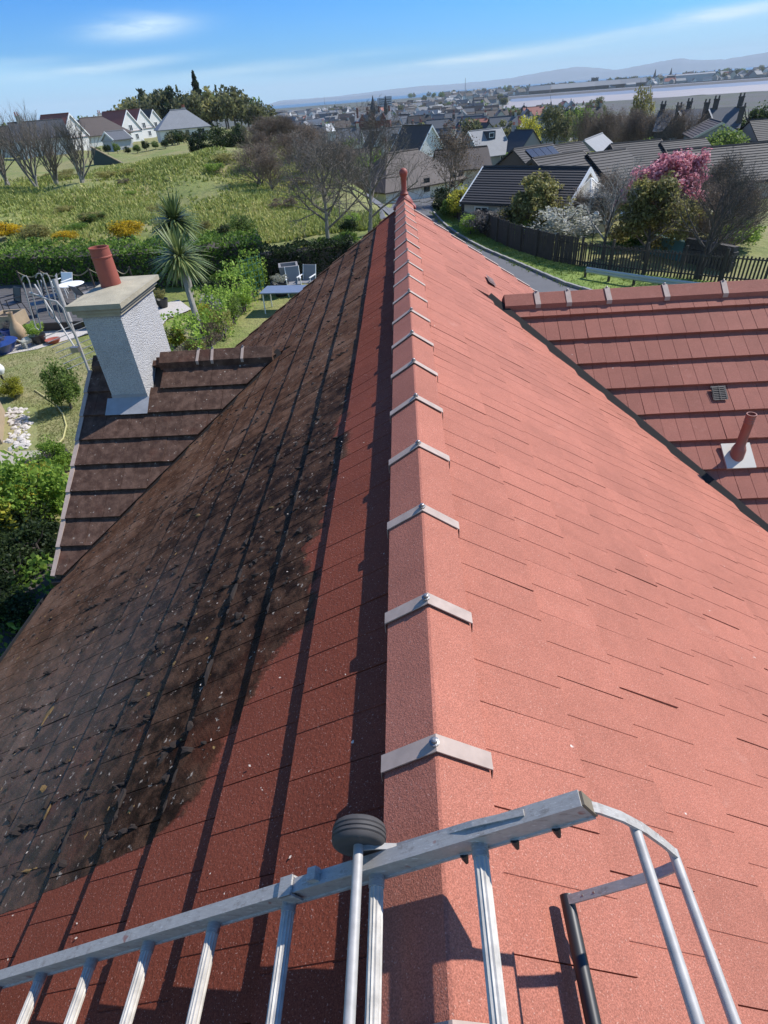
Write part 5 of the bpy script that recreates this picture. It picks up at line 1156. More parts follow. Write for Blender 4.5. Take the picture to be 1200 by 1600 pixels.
# deck with furniture
dk = [at(-110, 520), at(0, 514), at(100, 507), at(150, 496), at(205, 452), at(100, 452), at(-110, 462)]
dz = -4.55; DKO = Vector((dk[1].x, dk[1].y, dz))
t = thing('garden_deck', 'raised grey timber deck in front of the dark hedge', 'deck', Vector((dk[1].x, dk[1].y, -4.95)))
P = [on_z(*p, dz) for p in ((-110, 505), (100, 500), (160, 488), (210, 448), (100, 446), (-110, 455))]
x0, x1 = min(p.x for p in P), max(p.x for p in P); y0, y1 = P[1].y-.2, max(p.y for p in P)+.3
nb = 40
for k in range(nb):
    y = y0+(y1-y0)*(k+.5)/nb; mb = MB(); mb.box(((x0+x1)/2-.02*k, y, dz-.02+random.uniform(-.003, .003)), (x1-x0, (y1-y0)/nb-.012, .035)); part(t, 'plank', mb, M['deckwood'], world=True)
mb = MB(); mb.box(((x0+x1)/2-.4, (y0+y1)/2, dz-.3), (x1-x0-.2, y1-y0-.2, .5)); part(t, 'fascia', mb, M['black'], world=True)
def chair(label, p, rot, mat, frm, h=.95, group=None, shell=False):
    t = thing('garden_chair', label, 'chair', p, rot, group)
    mb = MB(); mb.box((0, 0, .42), (.5, .5, .03)); part(t, 'seat', mb, mat)
    mb = MB(); mb.add([(-.25, .24, .43), (.25, .24, .43), (.25, .40, h), (-.25, .40, h), (-.25, .27, .43), (.25, .27, .43), (.25, .43, h), (-.25, .43, h)], [(0, 1, 2, 3), (7, 6, 5, 4), (0, 4, 5, 1), (2, 6, 7, 3), (1, 5, 6, 2), (0, 3, 7, 4)]); part(t, 'backrest', mb, mat)
    for sx_ in (-1, 1):
        mb = MB(); mb.tube([(sx_*.27, -.26, 0), (sx_*.27, -.24, .62)], .016, 6); part(t, 'leg', mb, frm); mb = MB(); mb.tube([(sx_*.27, .36, 0), (sx_*.27, .24, .45), (sx_*.27, .42, h+.01)], .016, 6); part(t, 'leg', mb, frm)
        mb = MB(); mb.box((sx_*.27, 0, .63), (.05, .56, .025)); part(t, 'armrest', mb, frm)
    return t
def on_deck(px, py): return on_z(px, py, dz)
chair('grey mesh garden chair with tall back, second from the left on the deck', on_deck(66, 492), -1.0, M['greyfab'], M['black'], 1.12, 'chairs on the deck'); chair('grey mesh garden chair standing close to the aerial mast on the deck', on_deck(88, 480), -1.2, M['greyfab'], M['black'], 1.12, 'chairs on the deck')
chair('black low garden chair, leftmost on the deck', on_deck(26, 492), -.6, M['black'], M['black'], .9, 'chairs on the deck'); chair('white tub chair behind the round white table', on_deck(105, 463), -.3, M['white'], M['white'], .82, 'chairs on the deck'); chair('dark tub chair in front of the round white table', on_deck(141, 476), 2.6, M['greyfab'], M['black'], .78, 'chairs on the deck')
p = on_deck(122, 474); t = thing('round_table', 'round white garden table on the deck', 'table', p); mb = MB(); mb.lathe([(0, .70), (.46, .70), (.48, .715), (.46, .73), (0, .73)], (0, 0, 0), 28); part(t, 'table_top', mb, M['white']); mb = MB(); mb.lathe([(.25, 0), (.05, .04), (.03, .3), (.03, .7)], (0, 0, 0), 10); part(t, 'pedestal', mb, M['white'])
# rope swags along the hedge
t = thing('rope_fence', 'rope swags on dark posts along the back of the deck', 'rope fence', on_deck(150, 452)); Pp = [on_deck(x, 456-(x-40)*.03) for x in (40, 75, 110, 150, 190, 212)]
for p in Pp: mb = MB(); mb.tube([p, p+Vector((0, 0, .85))], .035, 6); part(t, 'post', mb, M['fence'], world=True)
mb = MB()
for a, b in zip(Pp, Pp[1:]): mb.tube([a.lerp(b, f/8)+Vector((0, 0, .8-.22*math.sin(math.pi*f/8))) for f in range(9)], .022, 5)
part(t, 'rope', mb, simple('rope', (.30, .24, .15), .9), world=True)
# planter, vase, pots, stone animal
def pot(label, p, r, h, mat, plant=None, leaf='leaf_mid', ph=.4, name='plant_pot', cat='pot', flare=1.25):
    t = thing(name, label, cat, p); mb = MB(); mb.lathe([(r*.75, 0), (r, h*.5), (r*flare, h), (r*flare*.9, h), (r*.7, h*.75), (0, h*.72)], (0, 0, 0), 16); part(t, 'bowl', mb, mat, True)
    if plant:
        c = link('plant', CR['loose'][0], t, (0, 0, h+ph*.4)); c.scale = (plant, plant, ph*.6); setmat(c, M[leaf])
    return t
t = thing('wooden_planter', 'square pale timber planter box at the front of the deck', 'planter', on_deck(20, 508)); mb = MB()
for dx, dy, w, d in ((0, -.38, .84, .06), (0, .38, .84, .06), (-.39, 0, .06, .70), (.39, 0, .06, .70)): mb = MB(); mb.box((dx, dy, .22), (w, d, .42)); part(t, 'side_board', mb, M['timber'])
mb = MB(); mb.box((0, 0, .3), (.7, .7, .1)); part(t, 'soil', mb, M['deck'])
pot('blue glazed pot with a dead looking plant on white gravel', at(22, 532), .24, .42, M['blue'], .22, 'leaf_grey', .3); pot('wide blue glazed bowl at the left edge of the white gravel', at(2, 552), .5, .36, M['blue'], .4, 'leaf_grey', .2, flare=1.3)
pot('black pot holding a bushy green plant on white gravel', at(64, 538), .22, .34, M['black'], .38, 'leaf_lime', .5); pot('terracotta saucer pot beside the bushy green plant', at(85, 537), .2, .16, M['terracotta'])
t = thing('vase', 'tall slender clay vase beside the blue pot', 'vase', at(36, 536)); mb = MB(); mb.lathe([(.14, 0), (.24, .2), (.26, .36), (.2, .56), (.09, .75), (.075, .95), (.11, 1.05), (.08, 1.05), (.05, .9)], (0, 0, 0), 16); part(t, 'body', mb, simple('clay', (.36, .25, .15), .8, .2, 10), True)
t = thing('stone_dog', 'small pale stone dog figure on the white gravel', 'statue', at(48, 543), 1.2); mb = MB(); mb.blob((0, 0, .25), (.27, .12, .12), 3, 8, 6, .05); mb.tube([(.2, 0, .28), (.3, 0, .42)], [.09, .07], 8); mb.blob((.34, 0, .47), (.12, .08, .08), 5, 8, 5, .05); mb.tube([(-.25, 0, .3), (-.36, 0, .4)], [.03, .015], 5)
for x in (-.18, .18):
    for y in (-.07, .07): mb.tube([(x, y, .22), (x, y, 0)], [.045, .04], 6)
part(t, 'body', mb, simple('pale_cast_stone', (.48, .45, .38), .9, .2, 12), True, kind='stuff')
pot('grey pot with a small shrub on the gravel right of the chimney', at(256, 482), .2, .36, M['black'], .28, 'leaf_olive', .45)
# hose, disc on yellow stand, dark raised bed
hz = [(55, 612), (70, 622), (88, 634), (100, 650), (105, 668), (100, 688), (88, 702), (74, 712), (50, 722), (25, 716), (8, 706)]; HP = [at(*p)+Vector((0, 0, .05)) for p in hz]
t = thing('garden_hose', 'pale yellow hose curling across the dry lawn', 'hose', HP[0]); mb = MB(); mb.tube(HP, .022, 6); part(t, 'hose', mb, simple('hose_yellow', (.42, .38, .16), .5), True, True)
p = at(18, 775); t = thing('garden_light', 'round grey disc on a yellow stand at the left edge of the path', 'garden light', p, .3); mb = MB()
top = p+Vector((-.18, .25, 1.35))
for dx, dy in ((-.3, -.1), (.25, -.2), (0, .3)): mb = MB(); mb.tube([p+Vector((dx, dy, 0)), top-Vector((0, 0, .3))], .02, 6); part(t, 'leg', mb, simple('yellow_paint', (.55, .40, .04), .5), world=True)
mb = MB(); mb.lathe([(0, -.05), (.2, -.05), (.26, 0), (.26, .04), (.22, .05), (.08, .03), (.06, .05), (0, .06)], top, 24, 0, (.25, -.35, .9)); part(t, 'disc', mb, simple('grey_disc', (.16, .18, .20), .4), True, True)
p = at(74, 742); t = thing('raised_bed', 'black timber raised bed with dappled shade beside the path', 'raised bed', p, .75); mb = MB(); mb.box((0, 0, .15), (1.15, .5, .4)); part(t, 'side_board', mb, M['fence']); mb = MB(); mb.box((0, 0, .36), (1.05, .4, .05)); part(t, 'soil', mb, M['deck'])
t = thing('garden_globe', 'white ball lamp in the low yellow shrub', 'lamp', at(10, 604)); mb = MB(); mb.lathe([(0, .35), (.11, .39), (.17, .5), (.17, .56), (.11, .67), (0, .71)], (0, 0, 0), 14); part(t, 'globe', mb, M['white'], True); mb = MB(); mb.tube([(0, 0, 0), (0, 0, .36)], .03, 6); part(t, 'post', mb, M['black'])
# patio group behind the house
p = at(452, 484); t = thing('patio_table', 'blue grey topped patio table in the garden behind the house', 'table', p, -.12); mb = MB(); mb.box((0, 0, .72), (1.7, .95, .035)); part(t, 'table_top', mb, simple('blue_grey_top', (.16, .19, .25), .35))
for x in (-.78, .78):
    for y in (-.4, .4): mb = MB(); mb.tube([(x, y, 0), (x*.97, y*.97, .71)], .025, 6); part(t, 'leg', mb, M['white'])
chair('white framed patio chair, left one behind the blue grey table', at(462, 460), 0.2, M['greyfab'], M['white'], .95, 'patio chairs behind the house'); chair('white framed patio chair, right one behind the blue grey table', at(482, 457), -.3, M['greyfab'], M['white'], .95, 'patio chairs behind the house')
p = at(456, 452); t = thing('planter_box', 'tall grey square planter standing before the dark back hedge', 'planter', p, .2); mb = MB(); mb.add([(-.3, -.3, 0), (.3, -.3, 0), (.3, .3, 0), (-.3, .3, 0), (-.38, -.38, .95), (.38, -.38, .95), (.38, .38, .95), (-.38, .38, .95), (-.3, -.3, .95), (.3, -.3, .95), (.3, .3, .95), (-.3, .3, .95), (-.28, -.28, .75), (.28, -.28, .75), (.28, .28, .75), (-.28, .28, .75)], [(0, 1, 5, 4), (1, 2, 6, 5), (2, 3, 7, 6), (3, 0, 4, 7), (4, 5, 9, 8), (5, 6, 10, 9), (6, 7, 11, 10), (7, 4, 8, 11), (8, 9, 13, 12), (9, 10, 14, 13), (10, 11, 15, 14), (11, 8, 12, 15), (12, 13, 14, 15)]); part(t, 'box', mb, simple('grey_planter', (.22, .21, .21), .7))
pot('dark trough with straggly white flowers left of the patio chairs', at(440, 462), .3, .5, M['black'], .4, 'leaf_white', .35)

# television aerial on twin masts beside the chimney
ya = 6.35
A0, A1 = on_y(143, 590, ya), on_y(84, 436, ya+.25); B0, B1 = on_y(128, 560, ya), on_y(46, 432, ya+.7)
t = thing('tv_aerial', 'television aerial with bent looped rods on twin metal masts beside the chimney', 'aerial', A0)
mb = MB(); mb.tube([A0, A0.lerp(A1, .6)], .016, 10); part(t, 'mast', mb, M['galv'], True, True); mb = MB(); mb.tube([A0.lerp(A1, .58), A1], .028, 10); part(t, 'sleeve', mb, M['galv'], True, True); mb = MB(); mb.tube([B0.lerp(B1, .1), B0.lerp(B1, .9)], .010, 8); part(t, 'mast', mb, M['galv'], True, True)
mb = MB(); mb.tube([on_y(x, y, ya+.1) for x, y in ((130, 560), (118, 525), (104, 500), (98, 482), (88, 471), (75, 468), (60, 462), (46, 457))], .012, 8); part(t, 'boom', mb, M['galv'], True, True)
for (x, y, h) in ((56, 428, 66), (66, 428, 74), (34, 432, 80)):
    mb = MB(); mb.tube([on_y(x, y+6, ya+.15), on_y(x+2, y, ya+.15), on_y(x+7, y-1, ya+.15), on_y(x+11, y+6, ya+.15), on_y(x+30, y+h, ya+.1), on_y(x+27, y+h+4, ya+.1), on_y(x+22, y+h, ya+.1), on_y(x+2, y+10, ya+.15)], .007, 6); part(t, 'loop_element', mb, M['galv'], True, True)
for k in range(7):
    f = k/6; a = on_y(78+36*f, 524+50*f, ya+.5-.3*f); mb = MB(); mb.tube([a+Vector((-.05, -.05, 0)), a+Vector((.52, .30, .12))], .006, 5); part(t, 'rod_element', mb, M['galv'], world=True)
mb = MB(); mb.box(on_y(118, 546, ya), (.09, .06, .06)); part(t, 'clamp', mb, M['screw'], world=True)

# ------------------------------------------------------------------ hedges, palms, shrubs
def hedge(label, pts, h, depth, leaf, n, size=.085, jag=.12, name='hedge', cat='hedge', top=None, lean=0.0):
    P = [Vector((p.x, p.y, 0)) for p in pts]; base = ground(P[0]); t = thing(name, label, cat, base); L = sum((b-a).length for a, b in zip(P, P[1:])); Pn = []; core = MB(); r = random.Random(len(label))
    for a, b in zip(P, P[1:]):
        d = b-a; u = d.normalized(); nn = Vector((-u.y, u.x, 0)); m = int(n*d.length/L)
        for i in range(m):
            f = r.random(); w = r.random(); p = a+d*f; bumpy = jag*(math.sin(f*d.length*2.1+1)+math.sin(f*d.length*5.3))*.5
            if w < .45: q = p-nn*(r.gauss(0, .05)+bumpy*.5)+Vector((0, 0, r.random()**.8*h))
            elif w < .9: q = p+nn*r.random()*depth+Vector((0, 0, h+bumpy+r.gauss(0, .06)))
            else: q = p+nn*depth*r.random()+Vector((0, 0, h*r.random()))
            Pn.append((q.x-base.x, q.y-base.y, q.z+terrain(q.x, q.y)-base.z))
        c = (a+b)/2+nn*depth*.5; core.box((c.x-base.x, c.y-base.y, h*(.46 if jag < .3 else .15)+terrain(c.x, c.y)-base.z), (d.length, max(.1, depth-.25), h*(.88 if jag < .3 else .3)), 0, Matrix.Rotation(math.atan2(d.y, d.x), 3, 'Z'))
    o = link('foliage', leafmesh('foliage', Pn, size, M[leaf], len(label), 1.4), t); part(t, 'branches', core, M['barkdark']); return t
hedge('long dark leafy hedge with a bright clipped top behind the deck', [at(-170, 466), at(60, 456), at(228, 452), at(330, 446), at(420, 434)], 1.55, 2.6, 'leaf_hedge', 17000, .085)
hedge('dark back hedge behind the grey planter and patio chairs', [at(410, 446), at(470, 440), at(560, 425)], 1.25, 1.0, 'leaf_dark', 4500, .07)
hedge('overgrown twiggy hedge running diagonally from the left wing roof towards the back hedge', [at(305, 580), at(350, 530), at(392, 480), at(416, 446)], 1.15, .8, 'leaf_lime', 4200, .06, .4)
for i, (px, py, w, h, lf, kd) in enumerate([(312, 566, 46, 44, 'leaf_olive', 'loose'), (332, 548, 50, 48, 'leaf_brown', 'thin'), (352, 528, 50, 50, 'leaf_olive', 'thin'), (368, 506, 46, 50, 'leaf_mid', 'loose'), (384, 486, 44, 46, 'leaf_lime', 'loose'), (402, 462, 38, 50, 'leaf_hedge', 'round'), (340, 520, 40, 40, 'leaf_lime', 'loose')]):
    p = at(px, py); k = (p-CAM_P).length/1150; shrub(['olive bush at the near end of the twiggy hedge', 'brown twiggy bush near the roof end of the hedge', 'olive twiggy bush midway along the hedge', 'mid green bush in the middle of the hedge', 'lime bush toward the far end of the hedge', 'leafy green bush by the green trellis', 'lime bush on the palm side of the hedge'][i], 'bush', ground(p), w*k*.55, w*k*.55, h*k*1.25, lf, kd)
hedge('low dark shaded planting below the left eave at the lower left', [Vector((-5.9, 0.0, 0)), Vector((-5.9, 3.0, 0)), Vector((-6.0, 6.4, 0))][::-1], .6, 2.2, 'leaf_hedge', 12000, .06)
M_sh = [('bright yellow green shrub right of the chimney', 276, 545, 56, 40, 'leaf_yel'), ('small golden shrub below the yellow green shrub', 266, 565, 30, 26, 'leaf_lime'), ('clipped rounded dark shrub below the palm crown', 345, 470, 62, 38, 'leaf_dark'), ('mid green rounded shrub with pale flowers near the trellis', 338, 492, 58, 36, 'leaf_white'),
        ('olive green shrub beside the palm trunk', 322, 506, 52, 34, 'leaf_yel'), ('low dome of clipped green in front of the long hedge end', 352, 445, 60, 26, 'leaf_hedge'), ('low yellow shrub around the white ball lamp', 24, 622, 46, 34, 'leaf_yel'), ('dark small leaved tree standing on the lawn by the roof verge', 112, 640, 68, 80, 'leaf_mid'),
        ('small dark spiky plant in the gravel by the chimney', 243, 500, 16, 14, 'leaf_dark')]
for lb, px, py, w, h, lf in M_sh:
    p = at(px, py); k = (p-CAM_P).length/1150; shrub(lb, 'shrub', ground(p), w*k*.52, w*k*.52, h*k*1.1, lf, 'round', 0)
def palm(label, base, top, blades, L, group, seed, bw=1.0):
    r = random.Random(seed); t = thing('cabbage_palm', label, 'palm tree', base, 0, group); mb = MB(); d = top-base
    mb.tube([base-base+Vector((0, 0, -.1)), d*.3+Vector((.05, 0, 0)), d*.65, d*.97], [.12, .10, .085, .08], 9); part(t, 'trunk', mb, M['bark'], True)
    cb = MB()
    for i in range(blades):
        a = r.random()*6.283; e = math.asin(r.uniform(-.75, 1)); l = L*r.uniform(.75, 1.1)*(.85 if e < -.3 else 1); w = .028*bw*r.uniform(.8, 1.25); dv = Vector((math.cos(a)*math.cos(e), math.sin(a)*math.cos(e), math.sin(e))); sd_ = dv.cross(Vector((0, 0, 1))); sd_ = sd_.normalized() if sd_.length > .05 else Vector((1, 0, 0))
        pts = [d+dv*(l*f)+Vector((0, 0, -.30*l*f*f*(1 if e < .9 else .3))) for f in (.03, .35, .7, 1.0)]; ww = (w*.7, w, w*.7, .002)
        vs = []; 
        for p, q in zip(pts, ww): vs += [p-sd_*q, p+sd_*q]
        cb.add(vs, [(0, 1, 3, 2), (2, 3, 5, 4), (4, 5, 7, 6)])
    part(t, 'crown', cb, M['leaf_palm']); return t
b = at(320, 552); k_ = (b-CAM_P).length; top = CAM_P+ray(280, 402)*(k_*1.045); palm('nearer cabbage palm leaning over the hedge right of the chimney', b, top, 330, 1.05, 'cabbage palms in the garden', 1)
b = at(300, 470); k_ = (b-CAM_P).length; top = CAM_P+ray(272, 345)*(k_*1.03); palm('farther cabbage palm whose crown shows just above the nearer one', b, top, 420, 1.15, 'cabbage palms in the garden', 2, 1.25)
p = at(402, 470); t = thing('trellis', 'green mesh trellis on the end of the twiggy hedge', 'trellis', p, .9)
for k in range(6): mb = MB(); mb.tube([(-.5+k*.2, 0, 0), (-.5+k*.2, 0, 1.6)], .012, 4); part(t, 'upright', mb, simple('green_mesh', (.03, .12, .08), .6) if k == 0 else bpy.data.materials['green_mesh'])
for k in range(7): mb = MB(); mb.tube([(-.5, .015, .2+k*.22), (.5, .015, .2+k*.22)], .012, 4); part(t, 'crossbar', mb, bpy.data.materials['green_mesh'])
a, b = at(276, 585), at(302, 562); t = thing('picket_fence', 'short weathered picket fence at the foot of the palm', 'fence', a)
for k in range(9): mb = MB(); p = a.lerp(b, k/8); mb.box(p+Vector((0, 0, .3)), (.07, .02, .65)); part(t, 'picket', mb, M['timber'], world=True)
# bright shrubs at the lower left and a few roses
for i, (px, py, w, h, lf, lb) in enumerate([(20, 850, 100, 70, 'leaf_yel', 'sunlit golden bush at the left edge below the path'), (80, 830, 90, 70, 'leaf_lime', 'sunlit lime bush against the left wing verge below the path'), (60, 800, 70, 46, 'leaf_yel', 'low golden bush along the dark raised bed'), (95, 745, 40, 34, 'leaf_lime', 'small lime shrub between raised bed and wing verge'), (4, 930, 40, 50, 'leaf_lime', 'small bright leafed bush in the dark corner at the left edge')]):
    p = at(px, py); k = (p-CAM_P).length/1000; shrub(lb, 'shrub', ground(p), w*k*.75, w*k*.7, h*k*1.9, lf, 'round')
for i, (px, py) in enumerate([(20, 985), (48, 935), (78, 890), (8, 900), (30, 1010), (60, 860)]):
    p = at(px, py); shrub('bush in the corner between left wing and eave, shade put into its dark leaves', 'shrub', ground(p), .62, .6, .95, 'leaf_dark', 'round', group='dark bushes in the corner below the eave')  # bushes added here so their dark leaf colour stands in for the corner's shade
p = at(24, 800); t = thing('rose_bush', 'rose bush with pink red flowers at the left edge of the path', 'rose bush', p); c = link('foliage', CR['loose'][1], t, (0, 0, .35)); c.scale = (.4, .4, .4); setmat(c, M['leaf_mid'])
for k in range(12): mb = MB(); mb.blob((random.uniform(-.35, .35), random.uniform(-.35, .35), random.uniform(.4, .75)), .045, k, 6, 4, .2); part(t, 'rose', mb, simple('rose_petal', (.55, .06, .10), .6) if k == 0 else bpy.data.materials['rose_petal'])

# field shrubs, gorse, scrub
L_ = []
for lb, px, py, w, h, lf, kd in [
    ('orange flowered gorse bush, the big one left of the palms', 203, 374, 72, 32, 'leaf_gorse', 'round'), ('orange gorse bush at the left edge above the hedge', 15, 372, 60, 26, 'leaf_gorse', 'round'), ('brownish gorse bush next to the leftmost gorse', 60, 374, 60, 22, 'leaf_olive', 'round'), ('low yellow gorse spread between brown gorse and chimney pot', 105, 376, 50, 16, 'leaf_gorse', 'round'),
    ('loose mid green bush standing in the field right of the palms', 382, 374, 58, 46, 'leaf_mid', 'loose'), ('small dark bush beside the loose green field bush', 352, 372, 34, 26, 'leaf_dark', 'loose'), ('small olive bush with yellow flowers behind the palm crowns', 322, 362, 30, 20, 'leaf_olive', 'loose'), ('bright green bush against the bare tree trunk', 500, 400, 56, 34, 'leaf_hedge', 'round'), ('yellow topped bush left of the bare tree trunk', 482, 405, 44, 26, 'leaf_yel', 'round'),
    ('clipped dark bush between the two bare trees', 545, 368, 44, 30, 'leaf_dark', 'round'), ('low green bush along the roof edge between the bare trees', 540, 385, 60, 26, 'leaf_hedge', 'round'), ('clipped lime bush below the second bare tree', 552, 350, 36, 18, 'leaf_lime', 'round'), ('dark clipped bush by the road left of the finial', 612, 306, 26, 20, 'leaf_dark', 'round')]:
    p = at(px, py); k = (p-CAM_P).length/1200; L_.append(shrub(lb, 'bush', ground(p), w*k*.52, w*k*.45, h*k*1.05, lf, kd))
for i, (px, py, w, h, lf) in enumerate([(295, 254, 46, 34, 'leaf_dark'), (335, 256, 70, 48, 'leaf_dark'), (362, 254, 54, 40, 'leaf_dark'), (318, 258, 40, 26, 'leaf_mid')]):
    p = polar(px, 78); k = 78/1300; shrub(['left dark evergreen bush of the mass on top of the grassy mound', 'largest dark evergreen bush on top of the grassy mound', 'right dark evergreen bush of the mass on top of the mound', 'mid green bush at the foot of the dark evergreens on the mound'][i], 'bush', p, w*k*.5, w*k*.4, h*k*1.1, lf, 'round')
for i in range(8):
    px = 136+i*15.5; p = polar(px, 118); shrub('clipped round bush in the garden row across the field', 'bush', p, .75, .7, 1.1+.25*(i % 3), 'leaf_dark' if i % 2 else 'leaf_mid', 'round', group='clipped bushes in a row across the field')
for i in range(12):
    px = 255+random.random()*130; p = polar(px, 126+random.random()*8); shrub('dense dark bush along the garden edge beyond the mound', 'bush', p, 1.6, 1.3, 1.8+random.random(), 'leaf_dark' if i % 2 else 'leaf_far', 'far', group='garden edge bushes beyond the mound')
p = polar(143, 92); t = thing('sloping_cover', 'dark wedge shaped cover lying on the rough grass', 'cover', p, .3); mb = MB(); mb.add([(-1.5, 0, 0), (2.0, -.3, 0), (-1.2, .2, 2.0), (-1.5, 1.6, 0), (2.0, 1.4, 0), (-1.2, 1.4, 1.9)], [(0, 1, 2), (3, 5, 4), (0, 2, 5, 3), (1, 4, 5, 2)]); part(t, 'sheet', mb, simple('dark_green_sheet', (.02, .035, .028), .5)); mb = MB(); mb.tube([(2.0, -.3, .05), (-1.2, .2, 2.05)], .09, 5); part(t, 'edge_pole', mb, M['timber'])

# ------------------------------------------------------------------ trees
def bare_tree(label, p, H, r, seed, maxlev=4, nch=(9, 5, 4, 4), spread=(.5, 1.05), bark='bark', twig='barkpale', group=None, trunkf=.3, stems=1, up=.12, shrink=.62, leaf=None, lsize=.05, nper=2, sc=1.0, cat='tree', lean=.05):
    tb, cb, tips = skeleton(seed, H, r, maxlev, nch, trunkf, spread, up, stems, lean, shrink)
    t = thing('bare_tree' if not leaf else 'garden_tree', label, cat, p, random.random()*6, group); part(t, 'trunk', tb, M[bark], True); part(t, 'branches', cb, M[twig])
    if leaf:
        P = np.array([tuple(v) for v in tips]); rg = np.random.default_rng(seed); P = np.repeat(P, nper, 0)+rg.normal(size=(len(P)*nper, 3))*.11*H/4
        link('crown', leafmesh('crown', P, lsize, M[leaf], seed, 1.6), t)
    return t
bare_tree('large bare grey tree with wide spreading branches left of the finial', ground(at(515, 408)), 5.2, .13, 3, 4, (16, 7, 6, 5), (.6, 1.15), trunkf=.34, up=.07)
bare_tree('bare many branched tree by the road just left of the finial', ground(at(578, 366)), 5.2, .12, 8, 4, (16, 7, 6, 5), (.5, 1.05), trunkf=.22, up=.09)
for i, (px, ds, H, lb) in enumerate([(18, 66, 5.6, 'tall many stemmed bare tree at the left edge'), (52, 64, 4.6, 'bare many stemmed tree second from the left edge'), (98, 62, 4.4, 'bare leaning tree with ivy at its foot right of the left edge clump'), (-25, 70, 6.0, 'bare many stemmed tree farthest to the left')]):
    bare_tree(lb, polar(px, ds), H, .10, 30+i, 3, (14, 6, 5), (.25, .6), trunkf=.12, stems=3, up=.22, shrink=.6, lean=.2)
bare_tree('grey bare tree between the two olive trees behind the slatted fence', ground(polar(988, 38)), 5.0, .12, 41, 4, (10, 5, 5, 4), (.5, 1.1), 'barkdark', 'bark', trunkf=.25)
bare_tree('dark purplish bare tree at the right edge behind the slatted fence', ground(polar(1172, 34)), 5.2, .11, 43, 4, (11, 5, 5, 4), (.45, .95), 'barkdark', 'barkdark', trunkf=.2, stems=2)
bare_tree('olive leafed tree behind the dark boards, in front of the nearest bungalow', ground(polar(864, 45)), 4.0, .11, 45, 4, (12, 6, 5, 4), (.9, 1.4), 'barkdark', 'barkbrown', trunkf=.2, up=.03, leaf='leaf_olive', lsize=.12, nper=5)
bare_tree('olive leafed tree behind the slatted fence, in front of the pink cherry', ground(polar(1068, 38)), 3.9, .12, 47, 4, (13, 6, 5, 4), (.6, 1.2), 'barkdark', 'barkbrown', trunkf=.24, up=.06, leaf='leaf_olive', lsize=.105, nper=5)
bare_tree('pink blossoming cherry tree behind the slatted fence at right', ground(polar(1066, 44)), 4.7, .12, 49, 4, (14, 6, 5, 4), (.75, 1.3), 'barkdark', 'barkdark', trunkf=.3, leaf='leaf_pink', lsize=.12, nper=6)
bare_tree('reddish brown bare tree at the road end between finial and bungalow', ground(polar(704, 66)), 6.2, .11, 51, 4, (12, 5, 4, 4), (.4, .85), 'barkbrown', 'barkbrown', trunkf=.12, stems=2, leaf='leaf_brown', lsize=.09, nper=1)
for i, (lb, px, ds, w, h, lf, kd) in enumerate([
    ('white blossoming shrub behind the dark fence', 908, 42, 2.6, 2.7, 'leaf_white', 'loose'), ('grey lavender like bush over the fence near the road end', 772, 46, 2.0, 2.0, 'leaf_grey', 'loose'), ('second grey twiggy bush left of the lavender like bush', 752, 49, 1.5, 1.7, 'leaf_grey', 'loose'),
    ('golden green bush above the trimmed hedge by the road end', 727, 54, 1.7, 2.6, 'leaf_yel', 'round'), ('dark trimmed hedge bush at the road end of the fence', 694, 57, 1.5, 2.3, 'leaf_dark', 'round'), ('ivy clump hanging over the dark fence', 741, 46.5, .9, 1.6, 'leaf_lime', 'round'), ('dark green bush on the corner by the road end', 712, 55, 1.4, 2.0, 'leaf_hedge', 'round'),
    ('yellow flowering shrub between the dark bungalow roofs', 940, 78, 1.9, 3.4, 'leaf_yel', 'round'), ('olive shrub beside the yellow flowering shrub among the roofs', 925, 80, 1.9, 3.2, 'leaf_olive', 'round'), ('pale lime round tree behind the hipped bungalow roof', 1026, 92, 2.3, 4.6, 'leaf_lime', 'round'),
    ('small white blossom bush at the eave of the widest bungalow', 1096, 47, 1.2, 2.6, 'leaf_white', 'loose'), ('yellow green bush right of the pink cherry', 1140, 46, 1.3, 2.2, 'leaf_lime', 'round'), ('small olive bush before the conservatory', 826, 46, 1.2, 1.5, 'leaf_olive', 'loose'), ('green low bush behind the slatted fence under the olive tree', 1030, 41, 1.3, 1.2, 'leaf_hedge', 'round'), ('low white flowered bush by the globe lamp', 1004, 43, .9, 1.2, 'leaf_white', 'loose')]):
    shrub(lb, 'shrub', polar(px, ds), w, w*.9, h, lf, kd)
for lb, px, ds, w, h, lf, kd in [
    ('bright yellow green weeping tree above the dark navy roof', 833, 165, 4.0, 9.5, 'leaf_yel', 'loose'), ('big bare looking green tree right of the yellow tree', 876, 140, 4.2, 11.5, 'leaf_far', 'loose'), ('green leafing tree behind the small grey roof', 915, 150, 4.5, 10.5, 'leaf_mid', 'loose'), ('grey bare round tree left of the poplar', 952, 140, 4.2, 8.0, 'leaf_brown', 'thin'),
    ('tall pale green poplar rising above the beach', 1013, 150, 2.7, 13.5, 'leaf_olive', 'loose'), ('dark green tree in front of the villa right end', 1160, 100, 3.2, 5.6, 'leaf_mid', 'round'), ('dark green tree at the far right behind the villa', 1200, 130, 4, 8, 'leaf_dark', 'round')]:
    shrub(lb, 'tree', polar(px, ds), w, w*.9, h, lf, kd, h*.12, 'leafy_tree')
sp_ = []
for i in range(3): sp_.append(bare_tree('scrub prototype of brown branches', (0, 0, -300), 4.2, .05, 70+i, 3, (12, 7, 6), (.3, .75), 'barkbrown', 'barkbrown', 'brown scrub beyond the mound', .06, 4, .14, .6, 'leaf_brown', .05, 1, lean=.25)); sp_[-1].name = 'scrub_tree'
usedp = set()
